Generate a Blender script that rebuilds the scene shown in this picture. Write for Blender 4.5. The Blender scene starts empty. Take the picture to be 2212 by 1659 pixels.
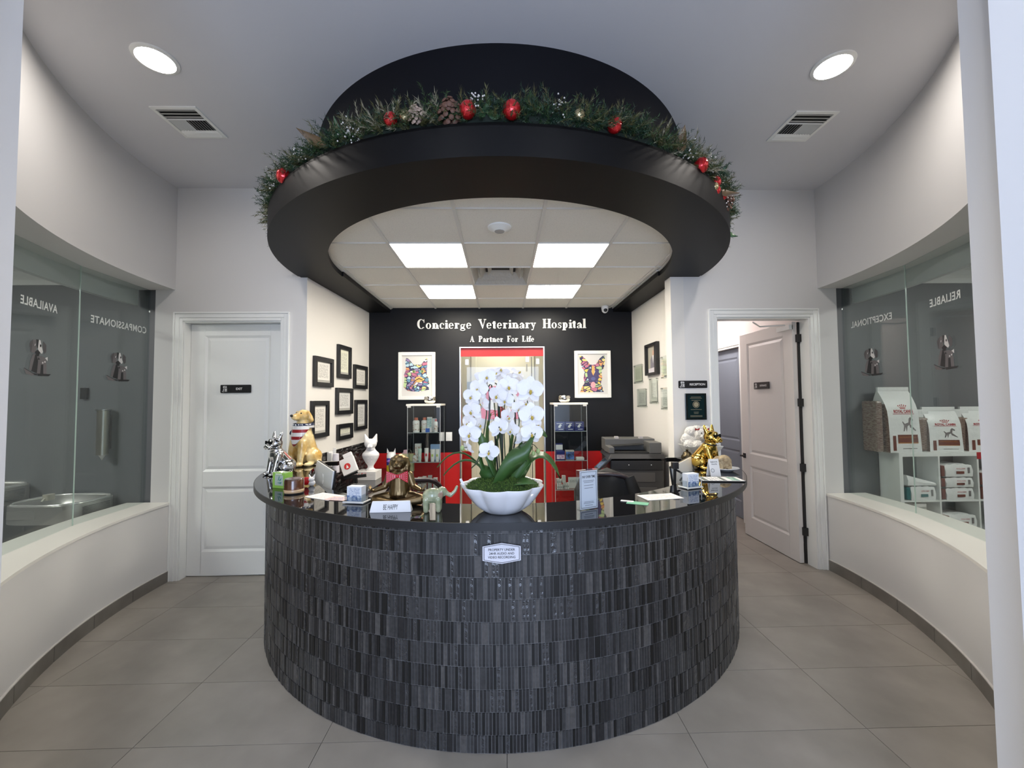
import bpy, bmesh, math, random
from mathutils import Vector, Matrix, Euler
C = bpy.context.scene.collection
PI = math.pi
random.seed(7)

# ---------------------------------------------------------------- camera, world, exposure
cam_d = bpy.data.cameras.new('camera'); cam = bpy.data.objects.new('camera', cam_d); C.objects.link(cam)
cam_d.sensor_width = 36; cam_d.sensor_fit = 'HORIZONTAL'; cam_d.lens = 36*885.2/2212; cam_d.clip_start = .05; cam_d.clip_end = 60
_rt = Vector((0.99972343, -0.02196826, -0.00839345)); _up = Vector((0.00752398, -0.03936614, 0.99919653)); _fw = Vector((0.02228102, 0.99898333, 0.03918996))
M = Matrix((( _rt.x, _up.x, -_fw.x), (_rt.y, _up.y, -_fw.y), (_rt.z, _up.z, -_fw.z))).to_4x4()
M.translation = Vector((0, 0, 1.70)); cam.matrix_world = M
bpy.context.scene.camera = cam
w = bpy.data.worlds.new('world'); bpy.context.scene.world = w; w.use_nodes = True
w.node_tree.nodes['Background'].inputs[0].default_value = (.8, .88, 1, 1)
w.node_tree.nodes['Background'].inputs[1].default_value = .25
vs = bpy.context.scene.view_settings
vs.view_transform = 'Standard'; vs.look = 'None'; vs.gamma = 1; vs.use_curve_mapping = False
vs.exposure = EXPO = 0.0
E_PANEL, E_DOWN, E_SIDE, E_DAY, E_HALL = 28.0, 175.0, 30.0, 210.0, 30.0

def area(name, loc, rot, sx, sy, power, col):
    l = bpy.data.lights.new(name, 'AREA'); l.shape = 'RECTANGLE'; l.size = sx; l.size_y = sy; l.energy = power; l.color = col
    o = bpy.data.objects.new(name, l); o.location = loc; o.rotation_euler = rot; C.objects.link(o); return o
area('daylight_entry', (0, -3.9, 1.55), (PI/2, 0, 0), 2.7, 2.8, E_DAY, (.60, .73, 1))

# ---------------------------------------------------------------- materials
MATS = {}
def mat(name, col=(.8, .8, .8), rough=.5, metal=0, emit=0, ecol=None, coat=0, spec=None, trans=0, bump=None, alpha=1, sheen=0):
    if name in MATS: return MATS[name]
    m = bpy.data.materials.new(name); m.use_nodes = True; nt = m.node_tree; b = nt.nodes['Principled BSDF']
    b.inputs['Base Color'].default_value = (*col, 1); b.inputs['Roughness'].default_value = rough; b.inputs['Metallic'].default_value = metal
    if emit: b.inputs['Emission Color'].default_value = (*(ecol or col), 1); b.inputs['Emission Strength'].default_value = emit
    if coat: b.inputs['Coat Weight'].default_value = coat; b.inputs['Coat Roughness'].default_value = .05
    if spec is not None: b.inputs['Specular IOR Level'].default_value = spec
    if trans: b.inputs['Transmission Weight'].default_value = trans
    if sheen: b.inputs['Sheen Weight'].default_value = sheen
    if bump:
        sc, st = bump
        n = nt.nodes.new('ShaderNodeTexNoise'); n.inputs['Scale'].default_value = sc; n.inputs['Detail'].default_value = 4
        t = nt.nodes.new('ShaderNodeTexCoord'); nt.links.new(t.outputs['Object'], n.inputs['Vector'])
        bp = nt.nodes.new('ShaderNodeBump'); bp.inputs['Strength'].default_value = st; bp.inputs['Distance'].default_value = .01
        nt.links.new(n.outputs[0], bp.inputs['Height']); nt.links.new(bp.outputs[0], b.inputs['Normal'])
    MATS[name] = m; return m
def mixcol(name, c1, c2, scale=5, rough=.5, metal=0, detail=6, contrast=(.35, .65), coat=0, bump=0, obj=True, stretch=None, spec=None, rr=None):
    """two colours mottled by noise"""
    if name in MATS: return MATS[name]
    m = mat(name, c1, rough, metal, coat=coat, spec=spec); nt = m.node_tree; b = nt.nodes['Principled BSDF']
    t = nt.nodes.new('ShaderNodeTexCoord'); n = nt.nodes.new('ShaderNodeTexNoise'); n.inputs['Scale'].default_value = scale; n.inputs['Detail'].default_value = detail
    src = t.outputs['Object']
    if stretch:
        mp = nt.nodes.new('ShaderNodeMapping'); mp.inputs['Scale'].default_value = stretch; nt.links.new(src, mp.inputs[0]); src = mp.outputs[0]
    nt.links.new(src, n.inputs['Vector'])
    r = nt.nodes.new('ShaderNodeValToRGB'); r.color_ramp.elements[0].position = contrast[0]; r.color_ramp.elements[1].position = contrast[1]
    r.color_ramp.elements[0].color = (*c1, 1); r.color_ramp.elements[1].color = (*c2, 1)
    nt.links.new(n.outputs[0], r.inputs[0]); nt.links.new(r.outputs[0], b.inputs['Base Color'])
    if bump:
        bp = nt.nodes.new('ShaderNodeBump'); bp.inputs['Strength'].default_value = bump; bp.inputs['Distance'].default_value = .005
        nt.links.new(n.outputs[0], bp.inputs['Height']); nt.links.new(bp.outputs[0], b.inputs['Normal'])
    return m
def glass(name, tint=(.86, .92, .9), refl=1.0, rough=0.0):
    if name in MATS: return MATS[name]
    m = bpy.data.materials.new(name); m.use_nodes = True; nt = m.node_tree; nt.nodes.clear()
    o = nt.nodes.new('ShaderNodeOutputMaterial'); mx = nt.nodes.new('ShaderNodeMixShader'); tr = nt.nodes.new('ShaderNodeBsdfTransparent'); gl = nt.nodes.new('ShaderNodeBsdfGlossy')
    lw = nt.nodes.new('ShaderNodeLayerWeight'); lw.inputs[0].default_value = .5
    pw = nt.nodes.new('ShaderNodeMath'); pw.operation = 'POWER'; pw.inputs[1].default_value = 5; nt.links.new(lw.outputs['Facing'], pw.inputs[0])
    fr = nt.nodes.new('ShaderNodeMath'); fr.operation = 'MULTIPLY_ADD'; fr.inputs[1].default_value = .95; fr.inputs[2].default_value = .045; nt.links.new(pw.outputs[0], fr.inputs[0])
    mu = nt.nodes.new('ShaderNodeMath'); mu.operation = 'MULTIPLY'; mu.inputs[1].default_value = refl
    tr.inputs[0].default_value = (*tint, 1); gl.inputs['Roughness'].default_value = rough
    nt.links.new(fr.outputs[0], mu.inputs[0]); nt.links.new(mu.outputs[0], mx.inputs[0]); nt.links.new(tr.outputs[0], mx.inputs[1]); nt.links.new(gl.outputs[0], mx.inputs[2]); nt.links.new(mx.outputs[0], o.inputs[0])
    MATS[name] = m; return m
def printmat(name, paper=(.8, .79, .74), ink=(.25, .25, .24), lines=60, gap=.45, margin=None, axis='Z'):
    """paper with rows of tiny print: rows of broken dark lines"""
    if name in MATS: return MATS[name]
    m = mat(name, paper, .6); nt = m.node_tree; b = nt.nodes['Principled BSDF']
    t = nt.nodes.new('ShaderNodeTexCoord'); mp = nt.nodes.new('ShaderNodeMapping'); nt.links.new(t.outputs['Generated'], mp.inputs[0])
    sx = nt.nodes.new('ShaderNodeSeparateXYZ'); nt.links.new(t.outputs['Generated'], sx.inputs[0])
    k = {'Z': 2, 'Y': 1, 'X': 0}[axis]
    f = nt.nodes.new('ShaderNodeMath'); f.operation = 'MULTIPLY'; f.inputs[1].default_value = lines; nt.links.new(sx.outputs[k], f.inputs[0])
    fr = nt.nodes.new('ShaderNodeMath'); fr.operation = 'FRACT'; nt.links.new(f.outputs[0], fr.inputs[0])
    lt = nt.nodes.new('ShaderNodeMath'); lt.operation = 'LESS_THAN'; lt.inputs[1].default_value = gap; nt.links.new(fr.outputs[0], lt.inputs[0])
    n = nt.nodes.new('ShaderNodeTexNoise'); n.inputs['Scale'].default_value = 16; n.inputs['Detail'].default_value = 2; nt.links.new(t.outputs['Generated'], n.inputs['Vector'])
    gt = nt.nodes.new('ShaderNodeMath'); gt.operation = 'GREATER_THAN'; gt.inputs[1].default_value = .47; nt.links.new(n.outputs[0], gt.inputs[0])
    mu = nt.nodes.new('ShaderNodeMath'); mu.operation = 'MULTIPLY'; nt.links.new(lt.outputs[0], mu.inputs[0]); nt.links.new(gt.outputs[0], mu.inputs[1])
    # margins on the page
    last = mu
    for out in (k, {'Z': 0, 'Y': 0, 'X': 1}[axis]):
        for op, v in (('GREATER_THAN', .12), ('LESS_THAN', .88)):
            c = nt.nodes.new('ShaderNodeMath'); c.operation = op; c.inputs[1].default_value = v; nt.links.new(sx.outputs[out], c.inputs[0])
            q = nt.nodes.new('ShaderNodeMath'); q.operation = 'MULTIPLY'; nt.links.new(last.outputs[0], q.inputs[0]); nt.links.new(c.outputs[0], q.inputs[1]); last = q
    mx = nt.nodes.new('ShaderNodeMix'); mx.data_type = 'RGBA'; mx.inputs[6].default_value = (*paper, 1); mx.inputs[7].default_value = (*ink, 1)
    nt.links.new(last.outputs[0], mx.inputs[0]); nt.links.new(mx.outputs[2], b.inputs['Base Color'])
    return m
WHITE = mat('white_wall_paint', (.70,.69,.68), .55)
CREAM = mat('cream_wall_paint', (.75,.725,.69), .55)
CEILP = mat('ceiling_paint', (.70,.70,.73), .7)
TRIM = mat('white_gloss_trim', (.86,.87,.85), .3)
BLACKP = mat('black_wall_paint', (.004,.004,.005), .45, spec=.28)
CANOPY = mat('black_canopy_paint', (.004,.004,.0045), .45, spec=.16)
RED = mat('red_wall_paint', (.50, .009, .01), .42)
DARKG = mat('charcoal_wall_paint', (.13, .14, .15), .5)
CHROME = mat('chrome', (.75, .75, .76), .07, 1)
STEEL = mat('brushed_steel', (.55, .55, .54), .3, 1)
GOLD = mat('gold_chrome', (.83, .56, .13), .1, 1)
BLK = mat('black_plastic', (.012, .012, .013), .35)
MBLK = mat('matt_black', (.01, .01, .01), .7)
WHT = mat('white_plastic', (.78, .78, .78), .3)
PAPER = mat('white_paper', (.8, .79, .78), .6)
INK = mat('black_ink', (.02, .02, .02), .6)
GRN = mat('leaf_green', (.022, .07, .018), .35, coat=.2)

# ---------------------------------------------------------------- helpers
class MB:
    def __init__(s): s.v = []; s.f = []; s.m = []; s.mi = 0
    def add(s, vs, fs, T=None):
        n = len(s.v)
        s.v += [tuple(T @ Vector(p)) if T else tuple(p) for p in vs]
        s.f += [tuple(i+n for i in f) for f in fs]; s.m += [s.mi]*len(fs); return s
    def box(s, x0, y0, z0, x1, y1, z1, T=None):
        return s.add([(x0,y0,z0),(x1,y0,z0),(x1,y1,z0),(x0,y1,z0),(x0,y0,z1),(x1,y0,z1),(x1,y1,z1),(x0,y1,z1)],
                     [(0,3,2,1),(4,5,6,7),(0,1,5,4),(1,2,6,5),(2,3,7,6),(3,0,4,7)], T)
    def cbox(s, c, d, T=None):
        return s.box(c[0]-d[0]/2,c[1]-d[1]/2,c[2]-d[2]/2,c[0]+d[0]/2,c[1]+d[1]/2,c[2]+d[2]/2,T)
    def prism(s, pts, z0, z1, T=None):
        n = len(pts); vs = [(p[0],p[1],z0) for p in pts]+[(p[0],p[1],z1) for p in pts]
        fs = [tuple(range(n-1,-1,-1)), tuple(range(n,2*n))]+[(i,(i+1)%n,n+(i+1)%n,n+i) for i in range(n)]
        return s.add(vs, fs, T)
    def poly(s, pts, T=None): return s.add(pts, [tuple(range(len(pts)))], T)
    def rbox(s, x0, y0, z0, x1, y1, z1, r, T=None, n=4):
        """box with rounded vertical edges"""
        p = []
        for cx, cy, a0 in ((x1-r,y1-r,0),(x0+r,y1-r,90),(x0+r,y0+r,180),(x1-r,y0+r,270)):
            for k in range(n+1):
                a = math.radians(a0+90*k/n); p.append((cx+r*math.cos(a), cy+r*math.sin(a)))
        return s.prism(p, z0, z1, T)
    def lathe(s, prof, n=24, T=None, cap=True, flute=None):
        vs = []; 
        for r, z in prof:
            for k in range(n):
                a = 2*PI*k/n; q = r*(flute(a, z) if flute else 1); vs.append((q*math.cos(a), q*math.sin(a), z))
        fs = []
        for i in range(len(prof)-1):
            for k in range(n): fs.append((i*n+k, i*n+(k+1)%n, (i+1)*n+(k+1)%n, (i+1)*n+k))
        if cap:
            if prof[0][0] > 1e-5: fs.append(tuple(range(n-1,-1,-1)))
            if prof[-1][0] > 1e-5: fs.append(tuple((len(prof)-1)*n+k for k in range(n)))
        return s.add(vs, fs, T)
    def tube(s, pts, r, n=8, rs=None, cap=True):
        pts = [Vector(p) for p in pts]; vs = []; N = len(pts); up = None
        for i, p in enumerate(pts):
            d = (pts[min(i+1,N-1)]-pts[max(i-1,0)]).normalized()
            if up is None:
                up = d.orthogonal().normalized()
            else:
                up = (up-d*up.dot(d)).normalized() if (up-d*up.dot(d)).length > 1e-6 else d.orthogonal().normalized()
            b = d.cross(up); R = rs[i] if rs else r
            for k in range(n):
                a = 2*PI*k/n; vs.append(tuple(p+up*(R*math.cos(a))+b*(R*math.sin(a))))
        fs = [(i*n+k, i*n+(k+1)%n, (i+1)*n+(k+1)%n, (i+1)*n+k) for i in range(N-1) for k in range(n)]
        if cap: fs += [tuple(range(n-1,-1,-1)), tuple((N-1)*n+k for k in range(n))]
        return s.add(vs, fs)
    def ell(s, c, r, rot=None, u=16, v=10, T=None):
        R = Euler(rot).to_matrix() if rot else None; vs = []
        for i in range(v+1):
            th = PI*i/v
            for k in range(u):
                a = 2*PI*k/u; p = Vector((r[0]*math.sin(th)*math.cos(a), r[1]*math.sin(th)*math.sin(a), -r[2]*math.cos(th)))
                if R: p = R @ p
                vs.append(tuple(p+Vector(c)))
        fs = [(i*u+k, i*u+(k+1)%u, (i+1)*u+(k+1)%u, (i+1)*u+k) for i in range(v) for k in range(u)]
        return s.add(vs, fs, T)
    def build(s, name, m, parent=None, smooth=None, bevel=0, kind=None, label=None):
        me = bpy.data.meshes.new(name); me.from_pydata(s.v, [], s.f); me.validate()
        ms = m if isinstance(m, (list, tuple)) else [m]
        for q in ms: me.materials.append(q)
        if len(ms) > 1: me.polygons.foreach_set('material_index', s.m[:len(me.polygons)])
        bm = bmesh.new(); bm.from_mesh(me); bmesh.ops.remove_doubles(bm, verts=bm.verts, dist=1e-6)
        bmesh.ops.recalc_face_normals(bm, faces=bm.faces) if smooth != 'keep' else None
        bm.to_mesh(me); bm.free()
        if smooth is not None:
            me.polygons.foreach_set('use_smooth', [True]*len(me.polygons))
            me.set_sharp_from_angle(angle=math.radians(smooth if smooth != 'keep' else 40))
        o = bpy.data.objects.new(name, me); C.objects.link(o)
        if parent: o.parent = parent
        if bevel:
            b = o.modifiers.new('bevel', 'BEVEL'); b.width = bevel; b.segments = 2; b.limit_method = 'ANGLE'
        if kind: o['kind'] = kind
        if label: o['label'] = label
        return o
def T(loc=(0,0,0), rot=(0,0,0), sc=(1,1,1)):
    return Matrix.LocRotScale(Vector(loc), Euler(rot), Vector(sc))
def tag(o, label, cat, group=None, kind=None):
    o['label'] = label; o['category'] = cat
    if group: o['group'] = group
    if kind: o['kind'] = kind
    return o
def thing(name, label, cat, loc=(0,0,0), rz=0, group=None):
    o = bpy.data.objects.new(name, None); C.objects.link(o); o.location = loc; o.rotation_euler = (0,0,rz); o.empty_display_size = .05
    return tag(o, label, cat, group)
def struct(o): o['kind'] = 'structure'; return o
def semp(name):
    o = bpy.data.objects.new(name, None); C.objects.link(o); return struct(o)
def dup(root, loc, rz=0, label=None):
    r = root.copy(); C.objects.link(r); r.location = loc; r.rotation_euler = (0,0,rz)
    if label: r['label'] = label
    for ch in list(root.children):
        c = ch.copy(); C.objects.link(c); c.parent = r
        for g in list(ch.children):
            d = g.copy(); C.objects.link(d); d.parent = c
    return r
def blob(name, items, m, parent=None, voxel=.006, smooth=3, noise=0, label=None):
    """one continuous surface fused from ellipsoids and tapered limbs"""
    mb = MB()
    for it in items:
        if it[0] == 'l': mb.lathe(it[1], 28, it[2])
        elif it[0] == 'e': mb.ell(it[1], it[2], it[3] if len(it) > 3 else None, 16, 10)
        else:
            _, a, ra, b, rb = it[:5]; a = Vector(a); b = Vector(b); n = 5
            pts = [a.lerp(b, i/n) for i in range(n+1)]; rs = [ra+(rb-ra)*i/n for i in range(n+1)]
            mb.tube(pts, 0, 12, rs); mb.ell(a, (ra,)*3, None, 12, 8); mb.ell(b, (rb,)*3, None, 12, 8)
    o = mb.build(name, m, parent, smooth=None)
    r = o.modifiers.new('r', 'REMESH'); r.mode = 'VOXEL'; r.voxel_size = voxel
    if smooth: s = o.modifiers.new('s', 'SMOOTH'); s.iterations = smooth; s.factor = .6
    if noise:
        tx = bpy.data.textures.new('n', 'CLOUDS'); tx.noise_scale = noise[0]; d = o.modifiers.new('d', 'DISPLACE'); d.texture = tx; d.strength = noise[1]; d.mid_level = .5
    dg = bpy.context.evaluated_depsgraph_get(); me = bpy.data.meshes.new_from_object(o.evaluated_get(dg)); o.modifiers.clear(); o.data = me
    me.polygons.foreach_set('use_smooth', [True]*len(me.polygons)); me.name = name
    if not me.materials: me.materials.append(m)
    if label: o['label'] = label
    return o
def textm(body, width=None, height=None, ext=.0006, bold=0, mirror=False, spacing=1, size=1.0):
    """lettering as a mesh in the XZ plane, facing -Y, centred on 0"""
    cu = bpy.data.curves.new('t', 'FONT'); cu.body = body; cu.align_x = 'CENTER'; cu.align_y = 'CENTER'; cu.size = size; cu.offset = bold; cu.space_character = spacing
    cu.resolution_u = 3; cu.space_line = 1.0
    o = bpy.data.objects.new('t', cu); C.objects.link(o); bpy.context.view_layer.update()
    me = bpy.data.meshes.new_from_object(o.evaluated_get(bpy.context.evaluated_depsgraph_get())); bpy.data.objects.remove(o)
    xs = [v.co.x for v in me.vertices]; ys = [v.co.y for v in me.vertices]
    if not xs: return [], []
    cx = (min(xs)+max(xs))/2; cy = (min(ys)+max(ys))/2; kx = (width/(max(xs)-min(xs))) if width else None; ky = (height/(max(ys)-min(ys))) if height else None
    kx = kx or ky; ky = ky or kx
    s = -1 if mirror else 1
    vs = [((v.co.x-cx)*kx*s, 0, (v.co.y-cy)*ky) for v in me.vertices]; fs = [tuple(p.vertices) for p in me.polygons]
    bpy.data.meshes.remove(me)
    return vs, fs
def text(name, body, m, parent, loc, rot=(0,0,0), width=None, height=None, bold=0, mirror=False, label=None, spacing=1):
    vs, fs = textm(body, width, height, bold=bold, mirror=mirror, spacing=spacing)
    mb = MB(); mb.add(vs, fs, T(loc, rot)); return mb.build(name, m, parent, label=label)
CX, CY = 0.0, 4.02        # centre of the round reception
YW = 4.06                 # plane of the wall with the two doors
YB = 5.70                 # back wall of the niche
ZC, ZS, ZT = 3.83, 2.93, 2.99
def P2(phi, R, s=-1):     # point on a circle about the centre; phi measured from the door wall towards the entry
    a = math.radians(phi); return (s*R*math.cos(a), CY-R*math.sin(a))
def arcblock(mb, s, p0, p1, z0, z1, R0, R1, n=None):
    n = n or max(2, int(abs(p1-p0)/2)); ang = [p0+(p1-p0)*i/n for i in range(n+1)]
    vs = []
    for a in ang:
        for R, z in ((R0,z0),(R1,z0),(R1,z1),(R0,z1)): vs.append((*P2(a,R,s), z))
    fs = [(0,1,2,3), tuple(4*n+k for k in (3,2,1,0))]
    for i in range(n):
        for k in range(4): fs.append((4*i+k, 4*i+(k+1)%4, 4*i+4+(k+1)%4, 4*i+4+k))
    return mb.add(vs, fs)
# ================================================================ SETTING
# floor of large grey porcelain tiles with recessed joints
FT = mixcol('grey_porcelain', (.255,.235,.205), (.385,.352,.31), 2.2, .42, detail=9, contrast=(.3,.72), bump=.06)
_n = FT.node_tree; 
FT2 = mixcol('grey_porcelain_b', (.28,.255,.222), (.365,.335,.295), 3.1, .45, detail=9, contrast=(.3,.72), bump=.06)
GROUT = mat('floor_grout', (.09,.083,.075), .8)
floor = MB().box(-9, -4, -.06, 9, 9.4, -.004).build('floor', GROUT); struct(floor)
tm = {}
for i in range(-4, 5):
    for j in range(-9, 11):
        x0 = -1.841+.924*i+1.848; y0 = 2.60+.468*j
        x0 = -1.841+.924*(i+1)
        if y0+.468 < -.9 or y0 > 7.3 or abs(x0+.462) > 3.75 and y0 < 4: continue
        if y0 > 5.9 and x0 < 1.5: continue
        if y0+.468 < 1.3 and abs(x0+.462) > 2.1: continue
        k = (i+j) % 2
        if k not in tm:
            o = MB().box(.0014, .0014, -.004, .9226, .4666, 0).build('floor_tile', (FT, FT2)[k], floor); tm[k] = o.data
        else:
            o = bpy.data.objects.new('floor_tile', tm[k]); C.objects.link(o); o.parent = floor
        o.location = (x0, y0, 0)
SIDEF = mat('grey_side_floor', (.5,.49,.47), .4)
for s, n in ((-1,'left'), (1,'right')):
    m = MB(); x0, x1 = sorted((s*3.62, s*9)); m.box(x0, -4, -.004, x1, 4.14, .002)
    o = m.build('floor_'+n, SIDEF); struct(o)
# rotunda ceiling
o = MB().box(-9, -4, ZC, 9, 4.2, ZC+.1).build('ceiling', CEILP); struct(o)
# curved walls with a wide window opening, joined by the entry passage walls
for s, n in ((-1,'left'), (1,'right')):
    m = MB()
    arcblock(m, s, -.7, 62, 0, .73, 3.21, 3.60); arcblock(m, s, -.7, 62, 2.81, ZC, 3.21, 3.60)
    arcblock(m, s, 42, 62, .73, 2.81, 3.21, 3.60)
    xe = 1.545 if s > 0 else 1.528
    x0, x1 = sorted((s*xe, s*2.3)); m.box(x0, -4, 0, x1, 1.30, ZC)
    o = m.build('wall_'+n, WHITE, smooth=30); struct(o)
    w = semp('window_%d' % (1 if s < 0 else 2))
    ph = [-.6, 11.6, 25, 42]; G = glass('window_glass', (.89,.925,.915), 1.0)
    for a, b in zip(ph, ph[1:]):
        A = Vector((*P2(a, 3.45, s), 0)); B = Vector((*P2(b, 3.45, s), 0)); d = (B-A).normalized(); nn = Vector((-d.y, d.x, 0))*.005
        e = d*.0025
        q = [A+nn+e, B+nn-e, B-nn-e, A-nn+e]
        MB().prism([(p.x, p.y) for p in q], .735, 2.805).build('glass_pane', G, w)
        EG = mat('green_glass_edge', (.55,.68,.62), .2)
        MB().cbox((A.x, A.y, 1.77), (.006, .006, 2.07)).build('pane_edge', EG, w) if a > 0 else None
    m = MB(); arcblock(m, s, -.65, 42, .725, .745, 3.20, 3.62); m.build('window_sill', mat('cream_sill', (.78,.76,.71), .35), w, smooth=30)
    m = MB(); arcblock(m, s, -.65, 42, 2.655, 2.82, 3.565, 3.61); m.build('window_header', mat('grey_header', (.55,.57,.56), .5), w, smooth=30)
    # tiled skirting
    BB = mixcol('baseboard_tile', (.15,.135,.12), (.20,.185,.165), 5, .5)
    b = semp('baseboard_'+n)
    for k in range(8):
        m = MB(); arcblock(m, s, -.75+k*7.5+.05, -.75+(k+1)*7.5-.05, 0, .10, 3.198, 3.212, 4); m.build('skirting_tile', BB, b, smooth=30)
    m = MB(); arcblock(m, s, -.75, 59, .10, .106, 3.199, 3.212); m.build('caulk_line', mat('white_caulk', (.6,.58,.55), .5), b, smooth=30)
# end wall behind the camera with the glazed entry gap
m = MB(); m.box(-2.3, -4.1, 0, 2.3, -4.0, .12); m.box(-2.3, -4.1, 3.0, 2.3, -4.0, ZC); m.box(-2.3, -4.1, 0, -1.4, -4.0, ZC); m.box(1.4, -4.1, 0, 2.3, -4.0, ZC)
struct(m.build('wall_entry', WHITE))
# wall with the two doors
m = MB(); y0, y1 = YW, YW+.13
for x0, x1, z0, z1 in ((-3.40,-3.125,0,ZC), (-3.125,-2.175,2.50,ZC), (-2.175,-1.9315,0,ZC), (-1.93,1.70,ZT+.125,ZC),
                       (1.70,2.155,0,ZC), (2.155,3.115,2.515,ZC), (3.115,3.40,0,ZC)):
    m.box(x0, y0, z0, x1, y1, z1)
struct(m.build('wall_front', WHITE))
# niche walls
m = MB(); m.prism([(-1.930,YW+.004),(-1.852,YB),(-2.1,YB),(-2.1,YW+.14),(-1.96,YW+.14),(-1.96,YW+.004)], 0, ZS+.2)
struct(m.build('wall_niche_left', CREAM))
m = MB(); m.prism([(1.822,YW+.13),(1.822,YB),(2.06,YB),(2.06,YW+.13)], 0, ZS+.2); m.box(1.698, YW-.001, 0, 1.83, YW+.14, ZS)
struct(m.build('wall_niche_right', CREAM))
# back wall, black above a red dado, door opening in the middle
m = MB(); m.box(-2.0, YB, .985, -.60, YB+.12, 3.2); m.box(.585, YB, .985, 2.0, YB+.12, 3.2); m.box(-.60, YB, 2.445, .585, YB+.12, 3.2)
wb = struct(m.build('wall_back', BLACKP))
m = MB(); m.box(-2.0, YB, 0, -.60, YB+.12, .985); m.box(.585, YB, 0, 2.0, YB+.12, .985)
m.build('red_dado', RED, wb)
# side rooms: charcoal far wall, crown moulding, ceiling, outer walls, an unseen ceiling panel added to brighten each
for s, n in ((-1,'left'), (1,'right')):
    a, b = sorted((s*3.401, s*7.5)); m = MB(); m.box(a, 4.10, 0, b, 4.26, 3.1); m.box(*(sorted((s*7.5, s*7.6))[0],), -1, 0, sorted((s*7.5, s*7.6))[1], 4.2, 3.1)
    m.box(*(sorted((s*2.3, s*7.5))[0],), -1.1, 0, sorted((s*2.3, s*7.5))[1], -1, 3.1)
    sw = struct(m.build('wall_%s_room' % n, DARKG))
    struct(MB().box(a-(.0 if s>0 else 0), -1.1, 3.02, b, 4.2, 3.1).build('ceiling_%s_room' % n, mat('side_ceiling', (.7,.71,.7), .6)))
    m = MB(); prof = [(0,-.03),(.012,-.03),(.02,.02),(.06,.045),(.08,.085),(.12,.10),(.12,.12),(0,.12)]
    vs = [(a, 4.10-p[0], 2.90+p[1]) for p in prof]+[(b, 4.10-p[0], 2.90+p[1]) for p in prof]; k = len(prof)
    m.add(vs, [tuple(range(k)), tuple(range(2*k-1,k-1,-1))]+[(i,(i+1)%k,k+(i+1)%k,k+i) for i in range(k)])
    struct(m.build('trim_%d' % (1 if s < 0 else 2), TRIM, smooth=30))
    l = thing('ceiling_light', 'unseen flat white ceiling light added to brighten the %s glazed side room' % n, 'ceiling light', (s*5.0, 2.2, 3.02))
    MB().box(-.62,-.32,-.02,.62,.32,0).build('frame', TRIM, l)
    MB().box(-.58,-.28,-.026,.58,.28,-.02).build('diffuser', mat('side_fill_glow', (1,.98,.94), .5, emit=E_SIDE, ecol=(1,.97,.92)), l)

# ---------------------------------------------------------------- doors
def casing(parent, x0, x1, zt, y, s=-1, w=.085):
    """moulded architrave round an opening (three stepped members)"""
    for k, (o0, o1, d) in enumerate(((0,.03,.012), (.03,.07,.018), (.07,w,.026))):
        m = MB(); 
        m.box(x0-o1, y-d, 0, x0-o0, y, zt+o1); m.box(x1+o0, y-d, 0, x1+o1, y, zt+o1); m.box(x0-o0, y-d, zt+o0, x1+o0, y, zt+o1)
        m.build('casing_moulding', TRIM, parent, bevel=.003)
def panel_door(w, h, d, m, parent, name='door_leaf', mz=((.23,.86),(1.01,2.36))):
    """two panel leaf in local coordinates: x 0..w, y 0..d, z 0..h; recessed moulded panels both faces"""
    st = .135*w/.9; mb = MB(); zs = [0]
    mb.box(0,0,0,st,d,h); mb.box(w-st,0,0,w,d,h)
    z = 0
    for a, b in mz: mb.box(st,0,z,w-st,d,a); z = b
    mb.box(st,0,z,w-st,d,h)
    leaf = mb.build(name, m, parent, bevel=.002)
    for a, b in mz:
        p = MB(); e = .022
        for y0, y1, k in ((0, .012, 1), (d, d-.012, -1)):
            A = [(st,y0,a),(w-st,y0,a),(w-st,y0,b),(st,y0,b)]; B = [(st+e,y1,a+e),(w-st-e,y1,a+e),(w-st-e,y1,b-e),(st+e,y1,b-e)]
            Cc = [(st+e+.03,y0+.004*k,a+e+.03),(w-st-e-.03,y0+.004*k,a+e+.03),(w-st-e-.03,y0+.004*k,b-e-.03),(st+e+.03,y0+.004*k,b-e-.03)]
            p.add(A+B+Cc, [(i,(i+1)%4,4+(i+1)%4,4+i) for i in range(4)]+[(4+i,4+(i+1)%4,8+(i+1)%4,8+i) for i in range(4)]+[(8,9,10,11)])
        p.build('door_panel', m, leaf)
    return leaf
DOORW = mat('white_door_paint', (.87,.88,.86), .35)
d1 = semp('door_1'); casing(d1, -3.125, -2.175, 2.50, YW)
m = MB(); m.box(-3.125,YW,0,-3.113,YW+.13,2.50); m.box(-2.187,YW,0,-2.175,YW+.13,2.50); m.box(-3.113,YW,2.488,-2.187,YW+.13,2.50); m.build('jamb', TRIM, d1)
lf = panel_door(.922, 2.475, .045, DOORW, d1); lf.location = (-3.111, YW+.085, .008)
sgn = thing('door_sign', 'black EXIT sign with a small dog emblem on the closed white door', 'sign', (-2.66, YW+.084, 1.835))
MB().rbox(-.15,-.04,0,.15,.04,.006,.008,T(rot=(PI/2,0,0))).build('sign_plate', BLK, sgn)
text('lettering', 'EXIT', PAPER, sgn, (.035,-.0068,0), width=.062, height=.022, bold=.02)
d2 = semp('door_2'); casing(d2, 2.155, 3.115, 2.515, YW)
m = MB(); m.box(2.155,YW,0,2.167,YW+.13,2.515); m.box(3.103,YW,0,3.115,YW+.13,2.515); m.box(2.167,YW,2.503,3.103,YW+.13,2.515); m.build('jamb', TRIM, d2)
lf = panel_door(.95, 2.49, .045, mat('white_door_paint_b', (.78,.75,.72), .35), d2); lf.location = (3.075, YW+.14, .008); lf.rotation_euler = (0,0,PI/2)
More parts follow.
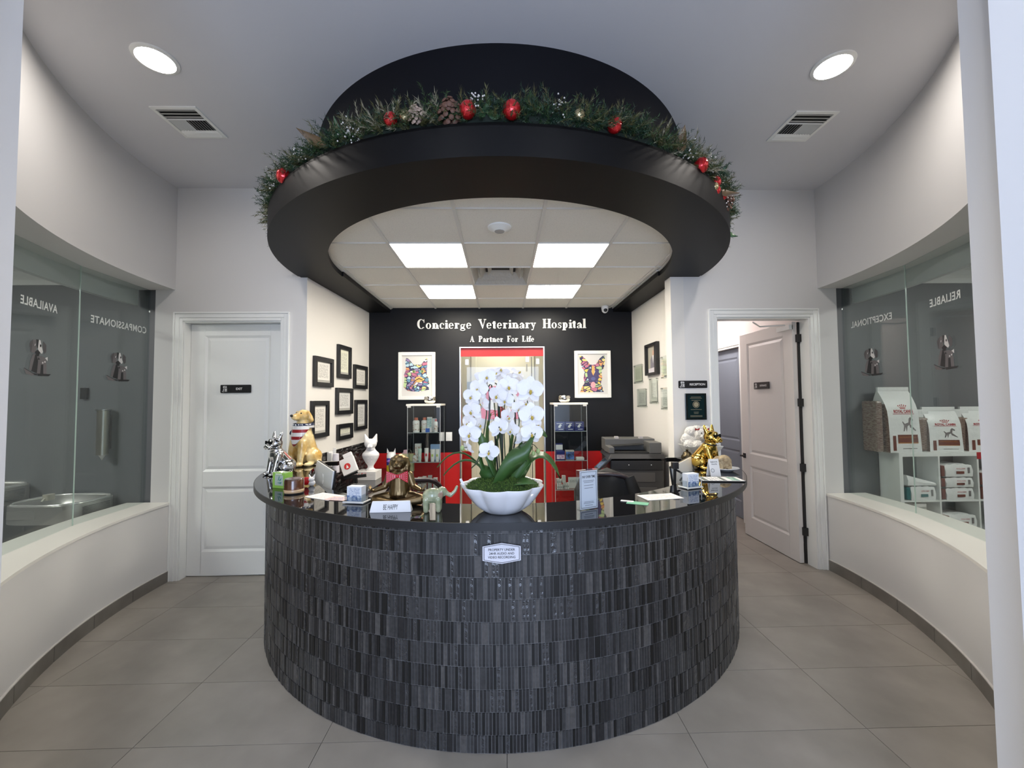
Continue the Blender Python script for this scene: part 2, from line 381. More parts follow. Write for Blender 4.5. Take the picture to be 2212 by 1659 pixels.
for z in (.33, .98, 1.65, 2.32):
    m = MB(); m.box(3.062,YW+.105,z-.04,3.104,YW+.15,z+.04); m.tube([(3.085,YW+.14,z-.042),(3.085,YW+.14,z+.042)], .008, 8); m.build('hinge', BLK, d2)
MB().box(3.079,YW+.13,.01,3.104,YW+.14,2.49).build('weatherstrip', BLK, d2)
m = MB(); m.box(-.004,0,-.03,.0,.06,.03); m.tube([(0,.03,0),(-.04,.03,0)], .01, 8); m.box(-.052,-.06,-.01,-.036,.045,.01)
h = m.build('door_handle', BLK, d2, bevel=.002); h.location = (3.03, 5.085, .98); h.rotation_euler = (0,0,0)
m = MB(); m.cbox((3.02,YW+.24,2.44),(.04,.2,.05)); m.tube([(3.0,YW+.2,2.47),(2.78,YW+.28,2.47),(2.62,YW+.14,2.49)], .008, 6); m.build('door_closer', TRIM, d2)
sgn = thing('door_sign', 'black ENTRANCE sign with a small dog emblem on the open white door', 'sign', (3.024, 4.72, 1.845), -PI/2)
MB().rbox(-.14,-.04,0,.14,.04,.006,.008,T(rot=(PI/2,0,0))).build('sign_plate', BLK, sgn)
text('lettering', 'ENTRANCE', PAPER, sgn, (.035,-.0068,0), width=.12, height=.022, bold=.02)
# room beyond the right-hand door
m = MB(); m.box(3.30,YW+.13,0,3.42,5.62,2.95); m.box(3.30,6.6,0,3.42,8.3,2.95); m.box(3.30,5.62,2.42,3.42,6.6,2.95); m.box(2.06,8.2,0,3.42,8.3,2.95); m.box(2.06,YB+.1,0,2.16,8.3,2.95)
struct(m.build('wall_right_hall', mat('hall_paint', (.72,.66,.64), .55)))
struct(MB().box(2.0,YW+.13,2.95,3.5,8.3,3.02).build('ceiling_hall', mat('hall_ceiling', (.75,.72,.7), .6)))
struct(MB().box(3.286,YW+.13,0,3.30,5.53,.10).build('baseboard_hall', MATS['baseboard_tile']))
d3 = semp('door_3')
for k,(o0,o1,dd) in enumerate(((0,.03,.01),(.03,.085,.02))):
    m = MB(); m.box(3.30-dd,5.62-o1,0,3.30,5.62-o0,2.42+o1); m.box(3.30-dd,6.6+o0,0,3.30,6.6+o1,2.42+o1); m.box(3.30-dd,5.62-o0,2.42+o0,3.30,6.6+o0,2.42+o1); m.build('casing_moulding', TRIM, d3)
lf = panel_door(.96, 2.40, .045, mat('door_daylight_blue', (.25,.29,.35), .4), d3, mz=((.23,.95),(1.08,2.28))); lf.location = (3.40,5.63,.008); lf.rotation_euler = (0,0,PI/2)  # bluish daylight falling on this leaf is put into its paint colour
MB().box(3.33,5.63,1.80,3.354,5.68,1.88).build('hinge', BLK, d3)
hl = thing('ceiling_light', 'round flush ceiling light in the hall behind the open door', 'ceiling light', (2.75, 5.9, 2.95))
MB().lathe([(0,-.03),(.13,-.03),(.15,-.01),(.15,0)], 24).build('diffuser', mat('hall_glow', (1,.9,.85), .5, emit=E_HALL*3, ecol=(1,.88,.84)), hl, smooth=40)
# glazed niche door with red transom
d4 = semp('door_4')
m = MB(); m.box(-.60,YB-.012,0,-.583,YB+.12,2.445); m.box(.568,YB-.012,0,.585,YB+.12,2.445); m.box(-.583,YB-.012,2.43,.568,YB+.12,2.445); m.build('metal_frame', STEEL, d4)
MB().box(-.583,YB+.03,2.315,.568,YB+.05,2.43).build('red_transom', RED, d4)
G2 = glass('door_glass', (.97,.98,.97), .6)
MB().box(-.575,YB+.03,.02,.400,YB+.04,2.305).build('glass_leaf', G2, d4); MB().box(.408,YB+.03,.02,.565,YB+.04,2.305).build('glass_sidelight', G2, d4)
MB().box(.400,YB+.028,.02,.408,YB+.042,2.305).build('seal', BLK, d4)
for x, z in ((-.50,2.235),(.49,2.24),(.345,2.27),(-.50,.09),(.49,.09)): MB().cbox((x,YB+.035,z),(.045,.03,.075)).build('patch_fitting', STEEL, d4)
m = MB(); m.tube([(.335,YB,2.2),(.335,YB,2.1)],.008,6); m.build('closer_pin', STEEL, d4)
# inner room behind the glass
YI = 6.75
IC = mat('inner_cream', (.80,.76,.62), .5)
m = MB(); m.box(-1.4,YI,.87,-.5,YI+.1,2.9); m.box(.5,YI,.87,1.4,YI+.1,2.9); m.box(-.5,YI,2.56,.5,YI+.1,2.9); m.box(-1.5,YB+.12,0,-1.4,YI+.1,2.9); m.box(1.4,YB+.12,0,1.5,YI+.1,2.9)
wi = struct(m.build('wall_inner_room', IC)); m = MB(); m.box(-1.4,YI,0,-.5,YI+.1,.87); m.box(.5,YI,0,1.4,YI+.1,.87); m.build('red_dado', RED, wi)
struct(MB().box(-1.5,YB+.1,2.9,1.5,YI+.1,3.0).build('ceiling_inner_room', IC))
d5 = semp('door_5'); m = MB(); m.box(-.52,YI-.02,0,-.44,YI,2.62); m.box(.44,YI-.02,0,.52,YI,2.62); m.box(-.44,YI-.02,2.54,.44,YI,2.62); m.build('casing_moulding', IC, d5, bevel=.004)
MB().box(-.44,YI+.02,0,.44,YI+.06,2.54).build('door_leaf', IC, d5)
il = thing('ceiling_light', 'square ceiling light inside the room behind the glass door', 'ceiling light', (0, 6.25, 2.9))
MB().box(-.3,-.28,-.02,.3,.28,0).build('diffuser', mat('inner_glow', (1,.96,.82), .5, emit=15, ecol=(1,.94,.80)), il)
po = thing('red_poster', 'red and white poster behind the orchid, on the cream inner door', 'poster', (0.0, YI-.004, 1.66))
MB().rbox(-.36,-.27,0,.36,.27,.006,.05,T(rot=(PI/2,0,0))).build('poster_sheet', mat('poster_red', (.62,.012,.015), .4), po)
m = MB(); m.lathe([(.15,0),(.15,.004)], 28, T((.1,-.008,.03),(PI/2,0,0))); m.prism([(-.3,-.10),(-.06,-.13),(-.02,.16),(-.14,.06),(-.30,.02)], 0, .004, T((0,-.008,0),(PI/2,0,0))); m.build('poster_print', PAPER, po)
cu = thing('wall_shelf', 'narrow white shelf with small jars behind the left of the glass door', 'shelf', (-.56, 6.35, 0))
MB().box(-.02,0,1.33,.12,.3,1.35).build('shelf_board', TRIM, cu); MB().box(-.02,.28,1.35,.12,.3,2.0).build('back_panel', mat('grey_green_panel', (.25,.28,.24), .5), cu)
j = tag(MB().lathe([(.0,0),(.045,0),(.055,.05),(.04,.12),(.02,.14),(.0,.15)],16,T((-.51,6.45,1.35))).build('red_jar', mat('red_glaze', (.35,.02,.02), .2), None, smooth=40), 'dark red jar on the narrow shelf behind the glass door', 'jar')
tag(MB().ell((-.52,6.48,1.40),(.04,.04,.045)).build('green_apple', mat('apple_green', (.35,.5,.12), .3), None, smooth=60), 'green apple-shaped ornament beside the red jar behind the glass door', 'ornament') if False else None
# light switches
for x, w, lab in ((-.748,.086,'white rocker light switch on the black wall between cabinet and glass door'), (-.86,.05,'white switch plate seen through the edge of the left glass cabinet')):
    s_ = thing('light_switch', lab, 'light switch', (x, YB, 1.205)); MB().box(-w/2,-.008,-.06,w/2,0,.06).build('switch_plate', WHT, s_, bevel=.002)
    MB().box(-.017,-.013,-.034,.017,-.008,.034).build('rocker', WHT, s_, bevel=.001)

# ---------------------------------------------------------------- canopy: black ring, drum and soffit
cn = struct(bpy.data.objects.new('ceiling_canopy', None)); C.objects.link(cn)
def ring(mb, R0, R1, z0, z1, a0=0, a1=180, n=96):
    vs = []
    for i in range(n+1):
        a = math.radians(a0+(a1-a0)*i/n); c, s = math.cos(a), -math.sin(a)
        for R, z in ((R0,z0),(R1,z0),(R1,z1),(R0,z1)): vs.append((R*c, CY+R*s, z))
    fs = [(0,1,2,3), tuple(4*n+k for k in (3,2,1,0))]
    for i in range(n):
        for k in range(4): fs.append((4*i+k, 4*i+(k+1)%4, 4*i+4+(k+1)%4, 4*i+4+k))
    return mb.add(vs, fs)
m = MB(); ring(m, 1.60, 1.97, ZS, ZS+.03); m.box(-1.99,CY,ZS,-1.585,YW-.002,ZS+.03); m.box(1.585,CY,ZS,1.99,YW-.002,ZS+.03)
m.box(-1.925,YW-.002,ZS,-1.585,YB,ZS+.03); m.box(1.585,YW-.002,ZS,1.82,YB,ZS+.03); m.build('soffit', CANOPY, cn, smooth=30)
m = MB(); ring(m, 1.97, 2.0, ZS, 3.105); ring(m, 1.66, 2.0, 3.09, 3.105); m.build('fascia', CANOPY, cn, smooth=30)
m = MB(); ring(m, 1.575, 1.60, ZS, ZT+.03); m.box(-1.585,CY,ZS,-1.56,YB,ZT+.03); m.box(1.56,CY,ZS,1.585,YB,ZT+.03); m.build('inner_lip', CANOPY, cn, smooth=30)
m = MB(); ring(m, 1.62, 1.655, 3.09, ZC); m.build('drum', mat('black_drum_paint', (.003,.003,.005), .6, spec=.2), cn, smooth=30)
m = MB(); ring(m, 1.559, 1.577, ZT-.014, ZT-.002); m.box(-1.562,CY,ZT-.014,-1.545,YB,ZT-.002); m.box(1.545,CY,ZT-.014,1.562,YB,ZT-.002)
m.build('edge_angle', mat('grid_white', (.72,.71,.68), .4), cn, smooth=30)
# lay-in tile ceiling clipped to the round opening
def clip(poly, a, b, c):      # keep a*x+b*y<=c
    out = []
    for i in range(len(poly)):
        p, q = poly[i], poly[(i+1) % len(poly)]; dp = a*p[0]+b*p[1]-c; dq = a*q[0]+b*q[1]-c
        if dp <= 0: out.append(p)
        if dp*dq < 0: t = dp/(dp-dq); out.append((p[0]+(q[0]-p[0])*t, p[1]+(q[1]-p[1])*t))
    return out
ct = semp('ceiling_grid'); TILE = mixcol('mineral_tile', (.82,.80,.75), (.72,.70,.66), 120, .8, detail=2, contrast=(.55,.75), bump=.25)
gx = [(i-1.5)*.61-.016 for i in range(-1, 5)]; gy = [2.713+.61*j for j in range(-1, 6)]
LIT = {(1,1),(3,1),(1,3),(3,3)}; GLOW = mat('led_panel_glow', (1,.97,.86), .5, emit=E_PANEL, ecol=(1,.93,.80))
xs = [-1.59]+gx[0:]+[1.59]; 
xs = sorted(set([-1.585]+[x for x in gx if abs(x) < 1.58]+[1.585])); ys = sorted(set([y for y in gy if y > 2.2 and y < YB]+[2.2, YB]))
for a, b in zip(xs, xs[1:]):
    for c, d in zip(ys, ys[1:]):
        i = round((a-gx[1])/.61) ; j = round((c-2.713)/.61)
        full = abs(b-a-.61) < .01 and abs(d-c-.61) < .01
        P = [(a+.006,c+.006),(b-.006,c+.006),(b-.006,d-.006),(a+.006,d-.006)]
        if c < CY:
            for k in range(0, 61):
                t = math.radians(180*k/60); P = clip(P, math.cos(t), -math.sin(t), 1.60-CY*math.sin(t)) if P else P
        if len(P) < 3: continue
        colx = [k for k in range(4) if abs(a-gx[k+1]) < .01]; 
        ii = colx[0] if colx else -9; jj = j
        if full and (ii, jj) in ((0,1),(2,1),(0,3),(2,3)):
            side = 'left' if ii == 0 else 'right'; row = 'nearer' if jj == 1 else 'farther'
            l = thing('led_panel', 'lit square ceiling panel, %s one on the %s, under the canopy' % (row, side), 'ceiling light', ((a+b)/2,(c+d)/2,ZT))
            MB().box(-.292,-.292,.0,.292,.292,.004).build('diffuser', GLOW, l); m = MB()
            for q in ((-.305,-.305,.305,-.292),(-.305,.292,.305,.305),(-.305,-.292,-.292,.292),(.292,-.292,.305,.292)): m.box(q[0],q[1],-.001,q[2],q[3],.012)
            m.build('frame', MATS['grid_white'], l); continue
        if full and (ii, jj) == (1, 2): continue
        m = MB(); m.prism(P, ZT+.004, ZT+.018); m.build('ceiling_tile', TILE, ct)
m = MB(); ring(m, 0.001, 1.65, ZT+.10, ZT+.115); m.box(-1.9,YW+.14,ZT+.10,1.8,YB,ZT+.115); struct(m.build('ceiling_plenum', MBLK))
def chord(x): return CY-math.sqrt(max(0, 1.577**2-x*x))
for x in gx:
    if abs(x) < 1.55: MB().box(x-.012,chord(x),ZT-.006,x+.012,YB,ZT+.006).build('grid_tee', MATS['grid_white'], ct)
for y in gy:
    if 2.45 < y < YB:
        h = math.sqrt(1.577**2-(CY-y)**2) if y < CY else 1.56
        MB().box(-h,y-.006,ZT-.005,h,y+.006,ZT+.005).build('grid_tee', MATS['grid_white'], ct)
# diffuser
x0, x1, y0, y1 = gx[2], gx[3], gy[3], gy[4]
df = thing('air_diffuser', 'square stepped white air diffuser with dark throat in the tile ceiling', 'air vent', ((x0+x1)/2,(y0+y1)/2,ZT))
for k, (r, z) in enumerate(((.29,0),(.21,.03),(.13,.05))):
    m = MB(); a = r; b = r-.05
    m.add([(-a,-a,z),(a,-a,z),(a,a,z),(-a,a,z),(-b,-b,z+.07),(b,-b,z+.07),(b,b,z+.07),(-b,b,z+.07)], [(i,(i+1)%4,4+(i+1)%4,4+i) for i in range(4)]); m.build('cone', mat('crinkled_white_metal', (.6,.58,.54), .3, .4, bump=(25,1.0)), df)
m = MB(); m.lathe([(.15,.118),(.15,.123),(0,.123)], 28); m.build('throat', mat('duct_black', (.01,.01,.01), .6), df)
m = MB(); 
for a in range(3):
    t = a*PI/3; m.tube([(.15*math.cos(t),.15*math.sin(t),.125),(-.15*math.cos(t),-.15*math.sin(t),.125)], .006, 6)
m.tube([(.15*math.cos(t*PI/12),.15*math.sin(t*PI/12),.125) for t in range(25)], .007, 6); m.build('damper_ring', CHROME, df)
# speaker / detector, camera
sp = thing('ceiling_speaker', 'round white speaker dome on the ceiling tile above the orchid', 'speaker', (-.016, 3.02, ZT))
MB().lathe([(0,-.03),(.035,-.03),(.04,-.028),(.05,-.025),(.088,-.004),(.09,.004)], 32).build('dome', TRIM, sp, smooth=30); MB().lathe([(.0,-.031),(.037,-.031),(.039,-.026)],24).build('cap', mat('speaker_grey', (.4,.4,.4), .5), sp)
sc = thing('security_camera', 'small white dome security camera at the niche ceiling corner', 'camera', (1.42, 5.6, ZT))
MB().lathe([(.045,0),(.05,-.02),(.048,-.04),(.04,-.075),(.02,-.095),(0,-.1)],20).build('housing', WHT, sc, smooth=40); MB().ell((0,-.03,-.06),(.028,.022,.028)).build('lens', BLK, sc, smooth=60)
# downlights and vents on the rotunda ceiling
for x, y, e in ((-.85, .35, 1), (.85, .35, 1), (-.7, -2.0, 1), (.7, -2.0, 1)):  # extra unseen lamps, added to raise the ambient light
    dl = thing('recessed_downlight', 'unseen round recessed ceiling light added for fill in the entry passage behind the camera', 'ceiling light', (x, y, ZC), 0, 'added passage fill lights')
    MB().lathe([(0,-.004),(.098,-.004)], 24, cap=False).build('lamp_disc', mat('passage_fill_glow', (1,1,1), .5, emit=80, ecol=(.95,.96,1)), dl)
    MB().lathe([(.098,-.002),(.1,-.012),(.12,-.006),(.122,0)], 24, cap=False).build('trim_ring', TRIM, dl, smooth=40)
for s, n in ((-1,'left'), (1,'right')):
    dl = thing('recessed_downlight', 'bright round recessed ceiling light, the %s one' % n, 'ceiling light', (s*2.135, 2.505, ZC))
    MB().lathe([(0,-.004),(.098,-.004)], 32, cap=False).build('lamp_disc', mat('downlight_glow', (1,1,1), .5, emit=E_DOWN, ecol=(1,.93,.86)), dl)
    MB().lathe([(.098,-.002),(.1,-.012),(.12,-.006),(.122,0)], 32, cap=False).build('trim_ring', TRIM, dl, smooth=40)
    v = thing('ceiling_vent', 'white louvred ceiling air vent, on the %s' % n, 'air vent', (s*2.36, 3.09, ZC))
    m = MB(); W_, D_ = .165, .175
    for q in ((-W_,-D_,W_,-D_+.025),(-W_,D_-.025,W_,D_),(-W_,-D_+.025,-W_+.025,D_-.025),(W_-.025,-D_+.025,W_,D_-.025)): m.box(q[0],q[1],-.008,q[2],q[3],0)
    m.build('vent_frame', TRIM, v)
    MB().box(-.14,-.15,-.001,.14,.15,0).build('duct_opening', MATS['duct_black'], v)
    for k in range(3):
        MB().cbox((0,0,0),(.28,.034,.002), T((0,-.132+.034*k,-.004),(.35,0,0))).build('louvre', mat('louvre_grey', (.45,.45,.44), .4), v)
        MB().cbox((0,0,0),(.28,.022,.002), T((0,.140-.022*k,-.008),(-.5,0,0))).build('louvre', TRIM, v)
    for k in range(13):
        x = -.126+.021*k; MB().cbox((0,0,0),(.019,.125,.0015), T((x,.022,-.004),(0,-.75 if x < -.01 else .75,0))).build('louvre', TRIM, v)
    MB().cbox((0,-.042,-.006),(.28,.005,.010)).build('divider_bar', TRIM, v)
# ================================================================ RECEPTION COUNTER
ctr = thing('reception_counter', 'semicircular reception counter clad in dark stick mosaic with a polished black top', 'counter', (0, 0, 0))
RC, TH = 1.979, .0026
m = MB(); ring(m, 1.80, RC, .0, 1.08); m.build('curved_body', mat('counter_grout', (.17,.168,.165), .8), ctr, smooth=30)
TOPZ = 1.12
m = MB()
prof = [(1.70,1.084),(1.70,1.118),(1.702,1.12),(2.056,1.12),(2.056,1.084)]
vs = []; n = 120
for i in range(n+1):
    a = PI*i/n
    for R, z in prof: vs.append((R*math.cos(a), CY-R*math.sin(a), z))
k = len(prof); fs = [tuple(range(k)), tuple(n*k+q for q in range(k-1,-1,-1))]
for i in range(n):
    for q in range(k): fs.append((i*k+q, i*k+(q+1)%k, (i+1)*k+(q+1)%k, (i+1)*k+q))
m.add(vs, fs)
m.box(-2.06,CY,1.082,-1.60,YW-.002,1.12); m.box(1.60,CY,1.082,2.06,YW-.002,1.12)
STONE = mat('polished_black_stone', (.006,.006,.007), .03, spec=1.0)
m.build('stone_top', STONE, ctr, smooth=35)
m = MB(); ring(m, 2.056, 2.0605, 1.083, 1.1195, 0, 180, 120); m.build('stone_edge', mat('honed_black_edge', (.008,.008,.009), .4), ctr, smooth=30)
# inner work desk behind the counter
m = MB(); ring(m, 1.15, 1.80, .72, .75, 8, 172, 60); m.build('work_desk', mat('desk_black', (.03,.03,.032), .3), ctr, smooth=30)
# stick mosaic: rows .107 high, sticks 16 mm wide
TM = [mixcol('stick_dark_grey', (.030,.030,.031), (.050,.049,.050), 60, .3), mixcol('stick_charcoal', (.013,.013,.014), (.024,.023,.024), 60, .34), mat('stick_black', (.004,.004,.004), .45),
      mat('stick_glossy', (.030,.031,.034), .10, spec=1.0, bump=(30, 1.0)), mixcol('stick_warm_grey', (.058,.055,.053), (.090,.085,.082), 50, .4)]
rowh = .1065; nrow = 11; dphi = math.degrees(.0172/RC); pieces = []
for r in range(nrow):
    z0 = r*rowh-.02; z1 = z0+rowh; z0 = max(z0, .002); z1 = min(z1, 1.08); off = random.random()*dphi; p = off+.3; last = 0
    while p < 179.6:
        u = random.random(); w_ = 1 if u < .94 else 1.9
        q = random.random(); k = 0 if q < .34 else 1 if q < .60 else 2 if q < .78 else 3 if q < .90 else 4
        if last == 2 and k == 2: k = 0
        last = k; pieces.append((p, w_, z0, z1, k, random.choice((0, .0008, .0016)))); p += dphi*w_
def score(t):
    phi = math.radians(t[0]); x = -RC*math.cos(phi); y = CY-RC*math.sin(phi)
    return (x*x*1.3+(y-1.9)**2)+((t[2]+t[3])/2-.62)**2*.18+(5 if t[1] > 1.2 or t[2] < .01 or t[3] > 1.07 else 0)
pieces.sort(key=score); near, far = pieces[:300], pieces[300:]
def stick_v(p, w_, z0, z1, proud):
    a0 = math.radians(p+.045*dphi); a1 = math.radians(p+(w_-.045)*dphi); z0 += .0013; z1 -= .0013; Ra = RC-.004; Rb = RC+TH+proud; e = .0008
    f = lambda a, R, z: (-R*math.cos(a), CY-R*math.sin(a), z)
    return [f(a0,Ra,z0),f(a1,Ra,z0),f(a1,Ra,z1),f(a0,Ra,z1),f(a0+e*.5,Rb,z0+e),f(a1-e*.5,Rb,z0+e),f(a1-e*.5,Rb,z1-e),f(a0+e*.5,Rb,z1-e)]
SF = [(4,5,6,7),(0,1,5,4),(1,2,6,5),(2,3,7,6),(3,0,4,7)]
cache = {}
for (p, w_, z0, z1, k, pr) in near:
    key = (k, pr)
    if key not in cache:
        m = MB(); a = dphi/2; hz = rowh/2
        vs = stick_v(90-a, 1, -hz, hz, pr); vs = [(v[0], v[1]-CY, v[2]) for v in vs]; m.add(vs, SF)
        o = m.build('mosaic_stick', TM[k], ctr); cache[key] = o.data
    else:
        o = bpy.data.objects.new('mosaic_stick', cache[key]); C.objects.link(o); o.parent = ctr
    o.location = (0, CY, (z0+z1)/2); o.rotation_euler = (0, 0, math.radians(p+dphi/2-90))
m = MB()
for (p, w_, z0, z1, k, pr) in far: m.mi = k; m.add(stick_v(p, w_, z0, z1, pr), SF)
m.build('mosaic_field', TM, ctr, kind='stuff')
# engraved notice on the counter front
nt = thing('notice_plate', 'small white notice plate with black lettering on the counter front', 'sign', (-.012, CY-RC-.0112, .955))
hexp = [(-.093,-.034),(0,-.05),(.093,-.034),(.093,.034),(0,.05),(-.093,.034)]
MB().prism(hexp, 0, .005, T(rot=(PI/2,0,0))).build('plate', mat('notice_silver', (.72,.72,.78), .3), nt)
inner = [(x*.94, y*.92) for x, y in hexp]; inn2 = [(x*.91, y*.87) for x, y in hexp]; m = MB()
for i in range(6):
    j = (i+1) % 6; m.poly([(inner[i][0],-.0054,inner[i][1]),(inner[j][0],-.0054,inner[j][1]),(inn2[j][0],-.0054,inn2[j][1]),(inn2[i][0],-.0054,inn2[i][1])])
m.build('border_line', INK, nt)
for b, z, ww in (('PROPERTY UNDER', .018, .130), ('24HR AUDIO AND', 0, .122), ('VIDEO RECORDING', -.018, .134)): text('lettering', b, INK, nt, (0,-.0056,z), width=ww, height=.0115, bold=.015)

# ================================================================ GARLAND on the ring
gar = thing('christmas_garland', 'evergreen Christmas garland with baubles lying along the black canopy ring', 'garland', (0, CY, 3.105))
NG = [mat('needle_dark_green', (.008,.036,.016), .55), mat('needle_mid_green', (.028,.065,.016), .55), mat('needle_olive_gold', (.10,.10,.035), .5), mat('needle_frosted', (.30,.28,.19), .5)]
m = MB(); pts = [(1.93*math.cos(a), -1.93*math.sin(a), .05+.01*math.sin(a*9)) for a in [PI*(k/80) for k in range(81)]]
m.tube(pts, .04, 8); m.build('garland_core', mat('garland_wire_dark', (.004,.012,.006), .8), gar, smooth=40)
rg = random.Random(3); m = MB()
for k in range(3700):
    t = rg.random(); a = PI*(.0+t*1.0); kk = rg.choice((0,0,0,0,1,1,1,2)) if math.sin(a*7+1) < .5 else rg.choice((0,0,1,1,2,2,3,1))
    rb = rg.choice((1.90,1.94,1.97)); end = max(0, abs(t-.5)-.41)/.09; rb += .06*end; base = Vector((rb*math.cos(a), -rb*math.sin(a), rg.uniform(.03,.10)-.13*end*rg.random())); rad = Vector((math.cos(a), -math.sin(a), 0)); tan = Vector((-math.sin(a), -math.cos(a), 0))
    e = rg.uniform(-.8, 2.5); d = (rad*math.cos(e)+Vector((0,0,1))*math.sin(e)*1.0+tan*rg.uniform(-1.3,1.3)).normalized()
    if d.z < -.3: d.z = -.3
    L = rg.uniform(.055, .135)*(1.1 if kk > 1 else 1); s0 = d.orthogonal().normalized(); s1 = d.cross(s0); m.mi = kk
    for q in range(24):
        u = q/24; c = base+d*(L*(u*.95+.1)); th = rg.random()*2*PI; out = (s0*math.cos(th)+s1*math.sin(th)+d*(.9 if kk < 2 else 1.6)).normalized(); nl = rg.uniform(.015, .026)*(1 if kk < 2 else 1.4)
        side = out.cross(Vector((rg.uniform(-1,1), rg.uniform(-1,1), rg.uniform(-1,1)))).normalized()*.0021
        m.add([c-side, c+side, c+out*nl], [(0,1,2)])
g = m.build('needles', NG, gar, smooth=None, kind='stuff')
def gp(x_phi, r, z): a = math.radians(x_phi); return (-r*math.cos(a), -r*math.sin(a), z)
def bphi(x): return math.degrees(math.acos(max(-1, min(1, -x/2.0))))
BR = mat('red_bauble', (.62,.015,.02), .12, .55, coat=.5); BG = mat('champagne_bauble', (.62,.52,.30), .15, .9)
def bauble(x, z, r, mt, lab=None):
    p = gp(bphi(x), 1.99, z); m = MB(); m.lathe([(r*math.sin(PI*i/14), -r*1.12*math.cos(PI*i/14)) for i in range(15)], 32, T(p, (0,.15,0)), flute=lambda a, zz: 1+.055*math.cos(14*a))
    m.lathe([(.007,r*1.08),(.007,r*1.2),(0,r*1.2)], 8, T(p, (0,.15,0))); m.build('bauble', mt, gar, smooth=60, label=lab)
for x, z, r in ((-1.395,.035,.044),(-.585,.078,.034),(-.17,.075,.042),(.056,.072,.045),(.61,.06,.04),(1.245,.04,.045),(1.42,.02,.034),(1.43,-.03,.026),(1.53,-.01,.03)): bauble(x, z, r, BR, None)
for x, z, r in ((-.50,.075,.03),(.41,.075,.03),(1.57,.03,.03),(1.40,-.02,.026)): bauble(x, z, r, BG, 'champagne gold bauble')
PC = mat('pinecone_brown', (.12,.055,.035), .6)
def cone(x, z, s=1.0, frost=False):
    p = gp(bphi(x), 2.0, z); m = MB()
    for k in range(46):
        u = k/46; a = k*2.4; rr = (.02+.034*math.sin(PI*min(1,u*1.1+.12)))*s; zz = (-.04+.085*u)*s
        m.ell((rr*math.cos(a), rr*math.sin(a), zz), (.013*s,.013*s,.0045*s), (0,.5,a), 6, 4, T(p, (1.25,0,.3*x)))
    m.build('pinecone', mat('frosted_cone', (.45,.33,.26), .6) if frost else PC, gar, smooth=60)
cone(-.26,.075,1.15); cone(-.44,.078,.8,True); cone(1.60,-.01,1.0)
def leaf(x, z, L, wd, dz, dx, mt):
    p = Vector(gp(bphi(x), 1.98, z)); d = Vector((dx, -.15, dz)).normalized(); s_ = Vector((0,0,1)).cross(d).normalized() if abs(d.z) < .95 else Vector((1,0,0)); s_ = d.cross(Vector((0,-1,0))).normalized(); nn = d.cross(s_); m = MB(); vs = []
    for i in range(8):
        u = i/7; hw = wd*math.sin(PI*u**.8)*(1-.2*u)+.0008; c = p+d*L*u+nn*(.02*math.sin(PI*u)); vs += [c-s_*hw, c+nn*(-.006), c+s_*hw]
    m.add(vs, [(3*i+a, 3*i+a+1, 3*i+a+4, 3*i+a+3) for i in range(7) for a in (0,1)]); m.build('leaf', mt, gar, smooth=60)
LB = mat('brown_magnolia_leaf', (.13,.075,.03), .45); LG = mat('green_magnolia_leaf', (.03,.09,.03), .35)
leaf(-1.0,.05,.19,.03,.55,-1,LB); leaf(-.93,.07,.12,.022,1,-.1,LG); leaf(1.08,.05,.16,.034,1,.1,LB); leaf(-.11,.04,.11,.02,.9,.55,LG); leaf(1.45,.05,.13,.024,.8,.6,LG); leaf(1.48,.0,.14,.024,-.2,1,LB); leaf(1.52,.03,.09,.018,1,.3,LG); leaf(.0,.04,.09,.02,.4,-1,LG)
leaf(-1.95,-.1,.07,.02,-1,-.4,LG); leaf(1.78,-.1,.09,.02,-.6,1,LG)
m = MB(); rg = random.Random(5)
for (x, z) in ((-.83,.075),(-.80,.06),(1.12,.06),(-1.52,.05),(1.56,.0),(-1.83,-.02),(.3,.10),(-.13,.125),(1.30,.09),(-1.2,.08)):
    p = Vector(gp(bphi(x), 2.0, z))
    for k in range(26): m.ell(p+Vector((rg.gauss(0,.026), rg.gauss(0,.02), rg.gauss(0,.028))), (.005,)*3, None, 6, 4)
m.build('frosted_berries', mat('silver_frost', (.75,.72,.68), .25, .3), gar, smooth=60, kind='stuff')
# ================================================================ WALL SIGN in raised serif letters
GL = {}
def _q(*p): return [list(p)]
def _r(x0,y0,x1,y1): return [[(x0,y0),(x1,y0),(x1,y1),(x0,y1)]]
def _cr(cx,cy,rx,ry,ix,iy,a0=0,a1=360,ox=0,n=22):
    out = []; st = max(4, int(n*abs(a1-a0)/360))
    for i in range(st):
        a = math.radians(a0+(a1-a0)*i/st); b = math.radians(a0+(a1-a0)*(i+1)/st)
        out.append([(cx+rx*math.cos(a),cy+ry*math.sin(a)),(cx+rx*math.cos(b),cy+ry*math.sin(b)),(cx+ox+ix*math.cos(b),cy+iy*math.sin(b)),(cx+ox+ix*math.cos(a),cy+iy*math.sin(a))])
    return out
def _dot(x,y,r): return [[(x+r*math.cos(2*PI*i/12), y+r*math.sin(2*PI*i/12)) for i in range(12)]]
TT, HH, XH = .215, .08, .60      # thick stroke, hairline, x-height
def _st(x, y0, y1, sb=True, st='f'):
    o = _r(x,y0,x+TT,y1)
    if sb: o += _r(x-.06,y0,x+TT+.06,y0+HH)
    if st == 'f': o += [[(x-.06,y1-.05),(x,y1-.09),(x+.02,y1),(x-.06,y1-.02)]]
    if st == 's': o += _r(x-.06,y1-HH,x+TT+.06,y1)
    return o
GL['C'] = (_cr(.38,.5,.36,.52,.20,.47,42,318,.04)+_r(.64,.66,.685,1.0)+_r(.66,.10,.68,.16), .78)
GL['o'] = (_cr(.26,XH/2,.25,XH/2+.015,.11,XH/2-.03), .56)
